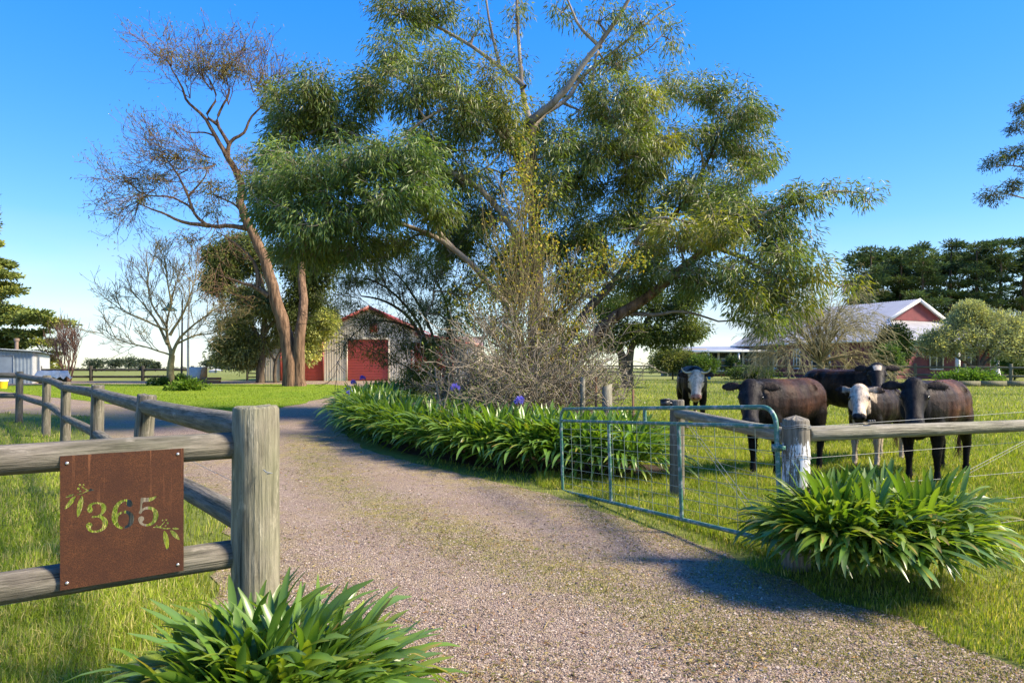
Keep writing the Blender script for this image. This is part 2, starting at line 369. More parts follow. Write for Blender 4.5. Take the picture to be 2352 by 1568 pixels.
mid_c = np.array([G(*p)[:2] for p in [(700, 1000), (720, 1060), (790, 1125), (900, 1175), (1020, 1225), (1160, 1275), (1400, 1350), (1700, 1440), (2050, 1540), (2300, 1620)]])
co_ = np.empty(len(dw.data.vertices) * 3, np.float32); dw.data.vertices.foreach_get('co', co_); co_ = co_.reshape(-1, 3)[:, :2].astype(float)
dm = dpoly(co_, mid_c); de = dpoly(co_, np.vstack([right_edge])) ; dl_ = dpoly(co_, np.array(left_edge))
ms_ = np.exp(-(dm / .42) ** 2) * 1.0 + .9 * np.exp(-(de / .38) ** 2) + .8 * np.exp(-(dl_ / .35) ** 2); trk = np.exp(-((dm - .85) / .33) ** 2)
at_ = dw.data.color_attributes.new('wear', 'FLOAT_COLOR', 'POINT'); c4_ = np.zeros((len(co_), 4), np.float32); c4_[:, 0] = np.clip(ms_, 0, 1); c4_[:, 1] = trk; c4_[:, 3] = 1; at_.data.foreach_set('color', c4_.ravel())
lawn_c = [(-27, 36), (-24.7, 32)] + [tuple(G(*p)[:2]) for p in [(150, 916), (319, 936), (528, 946), (620, 941), (700, 926), (750, 913), (795, 902), (818, 887)]] + [(-10.5, 38.4), (-18, 39), (-26, 39)]
lawn_poly = rough_poly(lawn_c, 0.3, 0.06)
sheet('lawn', lawn_poly, M['lawn'], 0.014)
bed_c = [(-4.4, 19), (-4.1, 17), (-3.7, 15.3), (-2.75, 12.8), (-1.75, 11.2), (-.5, 10.0), (.7, 9.3), (1.5, 9.1), (2.2, 9.4), (2.3, 10), (1.0, 10.6), (.4, 13), (1, 17), (-2, 20), (-4.2, 21)]
bed_poly = rough_poly(bed_c, 0.25, 0.05)
sheet('garden_bed_soil', bed_poly, M['soil'], 0.011)

# ------------------------------------------------------------------ grass blades, weeds, stones
def sn(x, y, f, s): return (np.sin(x * f + s) * np.cos(y * f * 1.13 + 2 * s) + np.sin((x + y) * f * .71 + 3 * s) * np.cos((x - y) * f * .83 + s)) * .5
def blades(name, n, pmin, pmax, keep, hfun, label, cat, wid=(.0032, .00048), straw=0.2, xr=(-420, 2770), cols=None, lean=0.55):
    py = pmin + (pmax - pmin) * rng.random(n); px = xr[0] + (xr[1] - xr[0]) * rng.random(n)
    d = np.full(n, 8.0)
    for _ in range(40): d = .5 * d + .5 * (CAMZ - tz(d)) * FPX / (py - HY)
    x = (px - CX) / FPX * d; y = d
    x = x + rng.normal(0, .02, n); 
    k = keep(x, y); x, y, d = x[k], y[k], d[k]; n = len(x)
    z = tz(y) + 0.004
    tuft = sn(x, y, 2.3, 1.) * .5 + sn(x, y, 6.1, 2.) * .5; patch = sn(x, y, .8, 4.)
    h = hfun(x, y, tuft) * rng.uniform(.55, 1.25, n)
    az = rng.uniform(0, 2 * PI, n) ; ln = np.abs(rng.normal(0, lean, n)).clip(0, 1.4)
    wind = sn(x, y, 1.7, 7.) * 1.5; az = np.where(rng.random(n) < .28, wind + rng.normal(0, .7, n), az)
    dx, dy = np.cos(az), np.sin(az)
    w = (wid[0] + wid[1] * d) * rng.uniform(.7, 1.4, n)
    ta = rng.uniform(0, 2 * PI, n); sx_, sy_ = np.cos(ta) * w / 2, np.sin(ta) * w / 2
    B = np.stack([x, y, z], -1); Sd = np.stack([sx_, sy_, np.zeros(n)], -1)
    H1 = np.stack([dx * np.sin(ln * .5) * .55 * h, dy * np.sin(ln * .5) * .55 * h, np.cos(ln * .5) * .55 * h], -1)
    H2 = np.stack([dx * np.sin(np.minimum(ln * 1.5, 1.75)) * .5 * h, dy * np.sin(np.minimum(ln * 1.5, 1.75)) * .5 * h, np.cos(np.minimum(ln * 1.5, 1.75)) * .5 * h], -1)
    V = np.stack([B - Sd, B + Sd, B + H1 + Sd * .8, B + H1 - Sd * .8, B + H1 + H2], 1)
    i0 = np.arange(n)[:, None] * 5
    cg = np.array(cols or [(.13, .19, .02), (.30, .34, .035), (.46, .40, .14)])
    f = (.5 + .45 * patch + rng.normal(0, .28, n)).clip(0, 1)[:, None]
    tint = cg[0] * (1 - f) + cg[1] * f
    st = (rng.random(n) < straw * (1 + tuft * .8)); tint[st] = cg[2] * rng.uniform(.6, 1.2, (st.sum(), 1))
    tint = tint * (rng.uniform(.65, 1.3, (n, 1)) + .22 * tuft[:, None])
    o = obj(name, V.reshape(-1, 3), [i0 + [[0, 1, 2, 3]], i0 + [[3, 2, 4]]], M['grass'], tint=np.repeat(tint, 5, 0))
    return tag(o, label, cat, kind='stuff')
gp, lp, bp = gravel_poly, lawn_poly, bed_poly
def wobble(x, y): return x + .07 * sn(x, y, 9, 1), y + .07 * sn(x, y, 8, 5)
gate_line = lambda x, y: 1.98 - 1.36 * (y - 5.05) / 3.32
fence_pts = np.array([(-1.875, 2.5), (-1.125, 3.0), (-2.82, 5.26), (-4.8, 7.9), (-7.06, 10.8), (-9.1, 13.4), (-11.4, 15.8), (-14.5, 15.9), (-40, 16.5)])
left_pad = np.array([(-40, .2), (-1.9, .2), (-1.6, 2.2), (-1.0, 3.0), (-2.7, 5.4), (-4.7, 8.1), (-6.9, 11.0), (-9, 13.6), (-11.3, 16), (-40, 16.7)])
def k_left(x, y):
    a, b = wobble(x, y); return inside(a, b, left_pad) & ~inside(x, y, gp * .999)
def k_left_verge(x, y):
    a, b = wobble(x, y); return ~inside(a, b, left_pad) & ~inside(a, b, gp) & (x < -1.0) & (y < 24)
def k_right(x, y):
    a, b = wobble(x, y); return ~inside(a, b, gp) & ~inside(x, y, bp) & (x > gate_line(x, y) + .35 * (y < 8.4) - .2) & (x > .3) & (y < 47) & ~((y < 5.3 + .25 * (x - 2.1)) & (x > 1.6)) 
def k_verge(x, y):
    a, b = wobble(x, y); return ~inside(a, b, gp) & ~inside(x, y, bp) & (x > -2.6) & (y < 10.5) & ((x <= gate_line(x, y) + .15) | (y < 5.3 + .25 * (x - 2.1)))
def k_lawn(x, y): return inside(*wobble(x, y), lp)
blades('paddock_grass', 150000, 905, 1640, k_left, lambda x, y, t: .088 + .055 * t, 'long yellow green grass tangled under the left fence', 'grass', xr=(-420, 700), straw=.28, lean=1.0, cols=[(.15, .235, .02), (.33, .40, .04), (.52, .46, .18)])
blades('verge_grass', 34000, 925, 1640, k_left_verge, lambda x, y, t: .09 + .04 * t, 'short grass strip between the left fence and the gravel', 'grass', xr=(-300, 700), straw=.15)
blades('paddock_grass', 330000, 869, 1330, k_right, lambda x, y, t: .095 + .07 * t, 'bright tufty grass of the cow paddock', 'grass', xr=(1150, 2770), straw=.18, lean=.95, cols=[(.16, .23, .022), (.34, .38, .04), (.50, .44, .16)])
blades('verge_grass', 110000, 1050, 1700, k_verge, lambda x, y, t: .045 + .02 * t, 'short mown grass between the gravel and the green gate', 'grass', xr=(850, 2770), straw=.22)
blades('lawn_grass', 60000, 880, 950, k_lawn, lambda x, y, t: .05 + .015 * t, 'vivid mown grass of the lawn island', 'grass', xr=(-300, 850), straw=.03, cols=[(.16, .235, .016), (.28, .345, .024), (.36, .34, .09)])
def k_gm(x, y):
    PP = np.stack([x, y], -1); dd = dpoly(PP, mid_c); d2 = np.minimum(dpoly(PP, np.vstack([right_edge])), dpoly(PP, np.array(left_edge)))
    return inside(x, y, gp) & ((dd < .42 + .3 * sn(x, y, 3, 1)) & (rng.random(len(x)) < .75 - dd * .9) | (d2 < .3 + .18 * sn(x, y, 4, 2)) & (rng.random(len(x)) < .8)) | inside(x, y, gp) & (rng.random(len(x)) < .10) & (sn(x, y, 1.5, 3) + sn(x, y, 4.4, 1) * .7 > .45)
blades('driveway_moss_grass', 150000, 1010, 1600, k_gm, lambda x, y, t: .016 + .006 * t, 'sparse flat grass and moss growing through the gravel', 'grass', xr=(600, 2400), straw=.45, cols=[(.14, .15, .03), (.25, .24, .05), (.34, .29, .12)], lean=1.0)

def stones(name, n, keep, label):
    py = 1010 + 640 * rng.random(n) ** .8; px = 200 + 2300 * rng.random(n)
    d = np.full(n, 5.0)
    for _ in range(40): d = .5 * d + .5 * (CAMZ - tz(d)) * FPX / (py - HY)
    x = (px - CX) / FPX * d; y = d; k = keep(x, y); x, y, d = x[k], y[k], d[k]; n = len(x)
    s = rng.uniform(.003, .0068, n) * (1 + .07 * d) ; s[rng.random(n) < .02] *= 1.9
    base = np.array([[1, 0, 0], [0, 1, 0], [-1, 0, 0], [0, -1, 0], [0, 0, 1], [0, 0, -1.]])
    F = np.array([[0, 1, 4], [1, 2, 4], [2, 3, 4], [3, 0, 4]])
    V = base[None] * rng.uniform(.5, 1.2, (n, 6, 1)) + rng.normal(0, .18, (n, 6, 3))
    V[:, :, 2] *= .62
    a = rng.uniform(0, 2 * PI, n); ca, sa = np.cos(a)[:, None], np.sin(a)[:, None]
    V = np.stack([V[:, :, 0] * ca - V[:, :, 1] * sa, V[:, :, 0] * sa + V[:, :, 1] * ca, V[:, :, 2]], -1) * s[:, None, None]
    V = V + np.stack([x, y, tz(y) + .006 + s * .25], -1)[:, None]
    pal = np.array([(.25, .183, .14), (.32, .25, .195), (.165, .115, .095), (.45, .38, .31), (.11, .088, .08)])
    t = pal[rng.choice(5, n, p=[.3, .3, .18, .14, .08])] * rng.uniform(.8, 1.2, (n, 1))
    m, nt, p, o = mat_new('gravel_stone'); at = nt.nodes.new('ShaderNodeAttribute'); at.attribute_name = 'tint'
    nt.links.new(at.outputs['Color'], p.inputs['Base Color']); p.inputs['Roughness'].default_value = .85; p.inputs['Specular IOR Level'].default_value = .25
    ob = obj(name, V.reshape(-1, 3), [(np.arange(n)[:, None, None] * 6 + F[None]).reshape(-1, 3)], m, tint=np.repeat(t, 6, 0))
    return tag(ob, label, 'gravel', kind='stuff')
stones('gravel_stones', 110000, lambda x, y: inside(x, y, gp) & (y < 14), 'loose pinkish grey gravel chips covering the driveway')

def litter(n):
    py = 1000 + 640 * rng.random(n) ** .9; px = 250 + 2200 * rng.random(n); d = np.full(n, 5.0)
    for _ in range(40): d = .5 * d + .5 * (CAMZ - tz(d)) * FPX / (py - HY)
    x = (px - CX) / FPX * d; y = d; k = inside(x, y, gp) & (rng.random(n) < .35 + .65 * (sn(x, y, 1.1, 2) + .5 * sn(x, y, 3.3, 1) > .1)); x, y, d = x[k], y[k], d[k]; n = len(x)
    L = rng.uniform(.012, .045, n) * (1 + .05 * d); big = rng.random(n) < .006; L[big] *= 3.2; w = rng.uniform(.002, .006, n) * (1 + .1 * d); a = rng.uniform(0, 2 * PI, n)
    D = np.stack([np.cos(a), np.sin(a), rng.normal(.05, .1, n)], -1) * L[:, None]; Sd = np.stack([-np.sin(a), np.cos(a), rng.normal(0, .5, n)], -1) * w[:, None]
    B = np.stack([x, y, tz(y) + .012 + .01 * rng.random(n)], -1); V = np.stack([B - D * .5, B + Sd * .5, B + D * .5, B - Sd * .5], 1)
    pal = np.array([(.33, .27, .10), (.22, .20, .05), (.13, .085, .05), (.42, .33, .16), (.30, .16, .05), (.17, .19, .04)])
    o = obj('leaf_litter', V.reshape(-1, 3), [np.arange(n * 4).reshape(n, 4)], M['leaf_dull'], tint=np.repeat(pal[rng.integers(0, 6, n)] * rng.uniform(.6, 1.2, (n, 1)), 4, 0))
    tag(o, 'dry bits of grass, bark and leaves strewn over the gravel', 'leaf litter', kind='stuff')
litter(42000)

# ------------------------------------------------------------------ logs, fences, gate, sign
def log(name, p0, p1, r0, r1, mat, parent, sides=18, rings=9, wob=.04, top='flat', seed=0):
    """round timber along local Z so that its grain runs along it"""
    p0 = np.array(p0, float); p1 = np.array(p1, float); L = np.linalg.norm(p1 - p0); R = np.random.default_rng(int(abs(p0[0] * 991 + p0[1] * 77 + L * 13) * 10) + seed)
    a = np.arange(sides) * 2 * PI / sides; zs = np.concatenate([[0], np.linspace(.012, L - .012, rings), [L]])
    prof = 1 + wob * (np.sin(2 * a + R.uniform(0, 6)) + .6 * np.sin(3 * a + R.uniform(0, 6))) / 1.6
    V = []; off = np.zeros(2); bend = R.normal(0, .0035, 2)
    for i, z in enumerate(zs):
        t = z / L; r = (r0 + (r1 - r0) * t) * (1 + .5 * wob * R.uniform(-1, 1)) * prof
        if i in (0, len(zs) - 1): r = r * .9
        if top == 'dome' and i == len(zs) - 2: r = r * .97
        c = bend * math.sin(PI * t) * L * .5
        dz = (R.uniform(-.006, .006, sides) if (i == len(zs) - 1) else 0)
        V.append(np.stack([c[0] + r * np.cos(a), c[1] + r * np.sin(a), np.full(sides, z) + dz], -1))
    V = np.vstack(V); K = len(zs); idx = np.arange(K * sides).reshape(K, sides)
    Q = np.stack([idx[:-1], np.roll(idx[:-1], -1, 1), np.roll(idx[1:], -1, 1), idx[1:]], -1).reshape(-1, 4)
    nV = len(V); V = np.vstack([V, [[0, 0, 0], [0, 0, L + (.03 if top == 'dome' else .002)]]])
    T = [[idx[0, (j + 1) % sides], idx[0, j], nV] for j in range(sides)] + [[idx[-1, j], idx[-1, (j + 1) % sides], nV + 1] for j in range(sides)]
    me = mesh_np(name, V, [Q, T], smooth=False)
    sm = np.ones(len(me.polygons), bool); sm[-2 * sides:] = False; me.polygons.foreach_set('use_smooth', sm)
    o = link(name, me, mat, parent, p0)
    o.rotation_mode = 'QUATERNION'; o.rotation_quaternion = Vector(p1 - p0).to_track_quat('Z', 'Y')
    return o
def gz(x, y): return float(tz(y))

P = [(-1.125, 3.0), (-2.82, 5.26), (-4.8, 7.9), (-7.0, 10.7), (-9.12, 13.37), (-11.4, 15.8), (-14.6, 15.6), (-17.8, 15.4)]
ptop = [932, 906, 884, 877, 862, 853, 850, 850]
lf = thing('post_and_rail_fence', (-1.125, 3.0, 0), 'old round post and rail fence running back from the thick pale post on the left', 'fence')
tops = [CAMZ + (HY - t) / FPX * p[1] for p, t in zip(P, ptop)]
log('gate_post', (*P[0], -.1), (*P[0], tops[0]), .105, .097, M['wood_post'], lf, 26, 12, .02)
for i in range(1, len(P)):
    x, y = P[i]; lx = -.11 if i == 1 else random.uniform(-.03, .03); log('post', (x + lx, y, gz(x, y) - .05), (x + .01, y, tops[i]), .076, .07, M['wood_dark'], lf, 16, 8)
zt = [1.5 - .275] + [t - .09 for t in tops[1:]]
zb = [1.5 - .70] + [t - .56 for t in tops[1:]]
for i in range(len(P) - 1):
    for zz, rr in ((zt, .064), (zb, .058)):
        a = np.array([*P[i], zz[i]]); b = np.array([*P[i + 1], zz[i + 1]]); dv = nz(b - a); nrm = np.array([-dv[1], dv[0], 0])
        o_ = nrm * .0
        if i == 0: a = a + dv * .085
        log('rail', a + o_, b + dv * .05 * (i < len(P) - 2) + o_, rr, rr * .93, M['wood_dark'], lf, 14, 9, .05, seed=i)
# near panel with the sign
pd = np.array([-.8035, -.5952, 0]); pn = np.array([.5952, -.8035, 0])
for z0, z1, r in ((1.5 - .342, 1.5 - .376, .058), (1.5 - .815, 1.5 - .812, .058)):
    a = np.array([-1.2, 3.0, z0]); a = a - pd * .0; b = np.array([-1.2, 3.0, z1]) + pd * 2.6
    log('rail', a, b, r, r, M['wood_dark'], lf, 18, 14, .04, seed=3)
bx_, by_ = (np.array([-1.2, 3.0]) + pd[:2] * 2.3); log('post', (bx_ - .05, by_ + .1, -.05), (bx_ - .05, by_ + .1, 1.3), .08, .075, M['wood_dark'], lf)
wm = MB()
for zz in (.62,):
    a = np.array([-1.2, 3.0, zz]) - pn * .03; wm.tube([a + pd * .02, a + pd * 2.5], .0016, 4, False)
for k in range(2, 5):
    wm.tube([np.array([*P[0], .95]), np.array([*P[1], .95])], .0015, 4, False) if k == 2 else None
wm.build('wire', M['wire'], lf)
stp = MB(); stp.tube([U(605, 1078, 2.905), U(612, 1084, 2.885), U(625, 1086, 2.88), U(613, 1088, 2.89)], .0025, 5); stp.build('staple', M['wire'], lf)

# the rusty number plate, everything cut right through
def sp(px, py):                                      # photo point (2841 px wide) on the plate plane -> (s, z)
    ray = np.array([(px / 1.20791 - CX) / FPX, 1, (HY - py / 1.20791) / FPX]); P0 = np.array([-1.2, 3.0, 0]) + pn * .064
    t = pn.dot(P0) / pn.dot(ray); q = ray * t; return (float(-(q - P0).dot(pd)), float(CAMZ + q[2]))
za = lambda x, y: sp(150 + x / 5.271, 1320 + y / 5.271)
zb_ = lambda x, y: sp(360 + x / 4.717, 1350 + y / 4.717)
def circ(cx, cy, r): return [(cx + r * math.cos(t), cy + r * math.sin(t)) for t in np.linspace(0, 2 * PI, 9)[:-1]]
A_holes = [
 [(540,395),(580,382),(640,378),(700,385),(740,405),(762,440),(765,480),(750,520),(720,552),(692,573),(735,590),(770,625),(787,670),(785,715),(760,760),(720,795),(670,817),(610,828),(550,825),(505,805),(478,770),(465,735),(468,705),(485,685),(510,675),(540,680),(560,700),(563,725),(545,745),(537,765),(548,785),(580,797),(630,792),(670,778),(700,745),(710,700),(705,655),(685,625),(655,605),(620,603),(585,612),(555,612),(547,598),(555,582),(585,578),(630,578),(665,560),(685,530),(695,490),(690,445),(670,415),(635,405),(595,408),(560,425),(545,448),(565,470),(568,500),(555,527),(530,538),(505,534),(485,515),(480,485),(485,455),(505,420)],
 [(1068,337),(1110,345),(1140,370),(1150,405),(1140,435),(1110,452),(1080,447),(1060,425),(1055,400),(1065,375),(1035,368),(1000,385),(965,415),(940,455),(928,500),(925,555),(950,530),(996,513),(996,548),(960,565),(935,595),(930,640),(938,690),(960,725),(1000,742),(1000,775),(960,772),(910,745),(870,705),(845,650),(840,590),(850,510),(875,440),(920,385),(980,350),(1030,337)],
 [(1020,500),(1060,502),(1110,515),(1150,550),(1170,600),(1168,655),(1145,705),(1100,745),(1025,770),(1025,738),(1060,722),(1085,690),(1098,640),(1095,590),(1080,560),(1050,545),(1020,543)],
 [(155,317),(200,280),(250,265),(300,262),(270,290),(220,312)],
 [(145,493),(170,430),(210,370),(260,310),(318,288),(305,340),(265,410),(210,460)],
 [(345,610),(330,540),(335,450),(350,380),(385,320),(412,275),(430,330),(430,400),(410,480),(380,560)],
 [(330,265),(400,255),(450,225),(486,209),(440,192),(398,152),(408,144),(450,178),(495,200),(530,196),(520,183),(535,178),(550,193),(583,195),(583,210),(500,222),(455,240),(410,264),(335,278)],
 circ(378,130,17), circ(430,128,14), circ(356,183,21), circ(383,222,16)]
B_holes = [
 [(143,138),(165,140),(250,140),(310,130),(345,115),(350,125),(335,150),(300,178),(250,195),(165,197),(160,290),(190,265),(235,253),(290,258),(340,285),(370,320),(378,370),(365,425),(330,475),(280,505),(220,517),(165,505),(130,480),(108,440),(110,405),(130,385),(160,380),(185,395),(190,425),(175,448),(162,457),(178,477),(210,485),(255,478),(290,450),(305,410),(308,360),(300,315),(270,295),(230,292),(190,300),(162,325),(155,345),(135,355),(118,345),(118,325),(133,305)],
 [(305,525),(345,508),(353,493),(363,497),(358,512),(395,514),(438,468),(452,448),(462,456),(450,477),(407,520),(450,535),(533,533),(535,546),(500,553),(445,552),(400,540),(350,532),(312,535)],
 [(552,537),(600,526),(655,550),(600,562),(565,552)], [(522,560),(570,570),(620,610),(662,700),(600,675),(550,630)],
 [(448,562),(490,610),(512,680),(515,770),(490,830),(460,770),(438,690),(436,620)],
 circ(430,435,13), circ(476,432,15), circ(497,471,17), circ(470,509,13)]
def chaikin(p, it=2):
    p = np.array(p, float)
    for _ in range(it):
        q = np.roll(p, -1, 0); p = np.stack([.8 * p + .2 * q, .2 * p + .8 * q], 1).reshape(-1, 2)
    return p
s0, s1, zlo, zhi = -.66, -.2355, CAMZ - .835, CAMZ - .333
cv = bpy.data.curves.new('plate', 'CURVE'); cv.dimensions = '2D'; cv.fill_mode = 'BOTH'; cv.extrude = .0022
def spl(pts):
    s = cv.splines.new('POLY'); s.points.add(len(pts) - 1)
    for q, pt in zip(pts, s.points): pt.co = (float(q[0]), float(q[1]), 0, 1)
    s.use_cyclic_u = True
oz = zlo
spl([(s0, zlo - oz), (s1, zlo - oz), (s1, zhi - oz), (s0, zhi - oz)])
for f, hs_ in ((za, A_holes), (zb_, B_holes)):
    for h in hs_: spl(np.array([(q[0], q[1] - oz) for q in (f(*p) for p in chaikin(h))]))
tmp = bpy.data.objects.new('tmp', cv); COL.objects.link(tmp)
me = bpy.data.meshes.new_from_object(tmp.evaluated_get(bpy.context.evaluated_depsgraph_get())); bpy.data.objects.remove(tmp); bpy.data.curves.remove(cv)
def rust():
    m, nt, p, o = mat_new('rusty_steel')
    a = noise(nt, 240, 5, .7); b = noise(nt, 9, 6, .6); st = noise(nt, 26, 4, .6, 'Object', (1, .035, 1))
    c = ramp(nt, a, [(.35, (.028, .011, .005)), (.55, (.075, .027, .010)), (.75, (.15, .056, .019))])
    c = mixc(nt, ramp(nt, b, [(.38, (.0, 0, 0)), (.62, (.7, .7, .7))]), c, (.040, .014, .007))
    t = nt.nodes.new('ShaderNodeTexCoord'); s_ = nt.nodes.new('ShaderNodeSeparateXYZ'); nt.links.new(t.outputs['Object'], s_.inputs[0])
    r = nt.nodes.new('ShaderNodeMapRange'); r.inputs[1].default_value = .22; r.inputs[2].default_value = .5; r.inputs[3].default_value = 0; r.inputs[4].default_value = .65; nt.links.new(s_.outputs[1], r.inputs[0])
    mm = nt.nodes.new('ShaderNodeMath'); mm.operation = 'MULTIPLY'; nt.links.new(r.outputs[0], mm.inputs[0]); nt.links.new(ramp(nt, st, [(.60, (0, 0, 0)), (.68, (1, 1, 1))]), mm.inputs[1])
    c = mixc(nt, mm.outputs[0], c, (.30, .12, .05))
    nt.links.new(c, p.inputs['Base Color']); p.inputs['Roughness'].default_value = .8; p.inputs['Specular IOR Level'].default_value = .3
    bump(nt, p, a, .002); return m
sg = thing('number_sign', (-1.2 + pn[0] * .064, 3.0 + pn[1] * .064, oz), 'rusty square steel plate with 365 and gum twigs cut out, screwed to the rails', 'sign')
pl = link('plate', me, rust(), sg); pl.rotation_euler = (math.radians(90), 0, math.atan2(-pd[1], -pd[0]))
for su, sv in ((s0 + .022, zhi - .028), (s1 - .022, zhi - .022), (s0 + .022, zlo + .024), (s1 - .022, zlo + .028)):
    c = np.array([-1.2, 3.0, 0]) + pn * .067 - pd * su; c[2] = sv
    b = MB(); b.tube([c, c + pn * .002, c + pn * .0035], [.0065, .006, .003], 10); b.build('screw', M['screw'], sg, True)

# right hand fence: flaking white strainer, rail to the right, brace rail to the middle post, wires
def flaky():
    m, nt, p, o = mat_new('flaking_white_paint')
    g = noise(nt, 60, 8, .65, 'Object', (1, 1, .09)); f = noise(nt, 16, 10, .78, 'Object', (1, 1, .22))
    t = nt.nodes.new('ShaderNodeTexCoord'); s_ = nt.nodes.new('ShaderNodeSeparateXYZ'); nt.links.new(t.outputs['Object'], s_.inputs[0])
    r = nt.nodes.new('ShaderNodeMapRange'); r.inputs[1].default_value = 1.15; r.inputs[2].default_value = 1.02; r.inputs[3].default_value = -.3; r.inputs[4].default_value = .0; nt.links.new(s_.outputs[2], r.inputs[0])
    ad = nt.nodes.new('ShaderNodeMath'); nt.links.new(f, ad.inputs[0]); nt.links.new(r.outputs[0], ad.inputs[1])
    r2 = nt.nodes.new('ShaderNodeMapRange'); r2.inputs[1].default_value = .22; r2.inputs[2].default_value = .5; r2.inputs[3].default_value = -.3; r2.inputs[4].default_value = 0; nt.links.new(s_.outputs[2], r2.inputs[0])
    a2 = nt.nodes.new('ShaderNodeMath'); nt.links.new(ad.outputs[0], a2.inputs[0]); nt.links.new(r2.outputs[0], a2.inputs[1])
    k = ramp(nt, a2.outputs[0], [(.475, (0, 0, 0)), (.50, (1, 1, 1))])
    c = mixc(nt, k, ramp(nt, g, [(.3, (.05, .042, .03)), (.7, (.26, .235, .18))]), ramp(nt, g, [(.36, (.30, .29, .27)), (.46, (.72, .72, .72))]))
    nt.links.new(c, p.inputs['Base Color']); p.inputs['Roughness'].default_value = .8
    bump(nt, p, mixc(nt, .6, k, g), .006); return m
rf = thing('strainer_fence', (2.12, 5.1, 0), 'timber rail and wire fence with flaking white strainer post beside the green gate', 'fence')
log('strainer_post', (2.12, 5.1, -.1), (2.12, 5.1, 1.113), .103, .097, flaky(), rf, 28, 12, .03, 'dome')
log('rail', (2.21, 5.12, 1.0), (4.75, 6.0, 1.0), .058, .05, M['wood_rail'], rf, 18, 14, .04)
log('rail', (4.75, 6.0, 1.0), (8.2, 7.2, 1.0), .05, .05, M['wood_rail'], rf, 14, 10, .04)
log('post', (4.8, 6.06, -.05), (4.8, 6.06, 1.16), .08, .075, M['wood_rail'], rf)
log('brace_rail', (2.1, 5.2, .975), (1.85, 7.6, .99), .062, .056, M['wood_rail'], rf, 18, 12, .06)
log('post', (1.85, 7.65, -.05), (1.85, 7.65, 1.134), .083, .079, M['wood_dark'], rf)
wm = MB()
dr = np.array([.92, .39, 0])
for z0, z1 in ((1.06, 1.20), (.83, .90), (.60, .60), (.38, .38), (.18, .18)):
    a = np.array([2.12, 5.0, z0]); wm.tube(spline([a, a + dr * 2.6 + [0, -.03, (z1 - z0) * .45 - .012], np.array([2.12, 5.0, z1]) + dr * 5.5], 7), .0016, 4, False)
wm.tube([np.array([2.3, 5.1, .15]), np.array([4.7, 5.95, .98])], .002, 4, False); wm.tube([np.array([2.3, 5.12, .1]), np.array([4.7, 5.99, .94])], .0016, 4, False)
wm.tube([np.array([1.85, 7.56, 1.02]), np.array([2.08, 5.2, .12])], .003, 4, False); wm.tube([np.array([1.87, 7.56, .96]), np.array([2.06, 5.2, .06])], .0022, 4, False)
for k in range(5): wm.tube([np.array([1.86, 7.57, .95 - k * .19]), np.array([2.1, 5.2, 1.0 - k * .19])], .0016, 4, False)
for zz in (1.07, 1.055, .845, .83, .6):
    wm.tube([np.array([2.12 + .106 * math.cos(t), 5.1 + .106 * math.sin(t), zz + .01 * math.sin(t * 3)]) for t in np.linspace(0, 2 * PI, 15)], .0022, 4, False)
wm.build('wire', M['wire'], rf)
b = MB(); c = np.array([2.12, 5.0, 1.06]) + dr * .72; c[2] = 1.083
for q in range(3): b.sphere(c + dr * (.025 * (q - 1)), .014, 8, 6, (1, .8, .8))
b.build('wire_tensioner', M['black'], rf, True)
sb = thing('sensor_box', (1.74, 7.6, 1.05), 'small black sensor box clamped to the post behind the gate', 'box')
b = MB(); b.box((1.70, 7.58, 1.10), (.09, .07, .075), (1, .1, .12)); b.box((1.70, 7.58, 1.143), (.1, .08, .012), (1, .1, .12)); b.build('case', M['black'], sb)
b = MB(); b.tube([(1.745, 7.585, 1.10), (1.765, 7.585, 1.10), (1.775, 7.6, 1.09)], .016, 8); b.build('bracket', M['black'], sb)

def green_paint():
    m, nt, p, o = mat_new('chipped_green_paint')
    n = noise(nt, 16, 8, .7); f = noise(nt, 70, 4, .6)
    c = ramp(nt, f, [(.3, (.030, .115, .085)), (.7, (.06, .19, .145))])
    c = mixc(nt, ramp(nt, n, [(.50, (0, 0, 0)), (.60, (.8, .8, .8))]), c, (.33, .36, .35)); c = mixc(nt, ramp(nt, noise(nt, 23, 6, .6), [(.66, (0, 0, 0)), (.70, (.8, .8, .8))]), c, (.16, .075, .035))
    nt.links.new(c, p.inputs['Base Color']); p.inputs['Roughness'].default_value = .5; p.inputs['Metallic'].default_value = .15; return m
M['green'] = green_paint()
gt = thing('farm_gate', (2.0, 5.05, 0), 'green tubular farm gate with wire mesh standing open beside the driveway', 'gate')
H0, H1 = np.array([1.985, 5.03]), np.array([.62, 8.37])
gl = np.linalg.norm(H1 - H0); gd2 = (H1 - H0) / gl; drop = -.218; ang = math.atan2(drop, gl)
gx = np.array([gd2[0] * math.cos(ang), gd2[1] * math.cos(ang), math.sin(ang)]); gzv = np.array([-gd2[0] * math.sin(ang), -gd2[1] * math.sin(ang), math.cos(ang)]); gn = np.cross(gx, gzv)
GO = np.array([H0[0], H0[1], .205]); GH = 1.0
g = lambda s, h, n=0: GO + gx * s + gzv * h + gn * n
L = gl; tr = .0185; rc = .13
arc = lambda cx, cy, a0, a1: [(cx + rc * math.cos(t), cy + rc * math.sin(t)) for t in np.linspace(a0, a1, 7)]
path = [(0, 0)] + arc(rc, GH - rc, PI, PI / 2) + arc(L - rc, GH - rc, PI / 2, 0) + [(L, 0)]
b = MB(); b.tube([g(*q) for q in path], tr, 10); b.build('outer_tube', M['green'], gt, True)
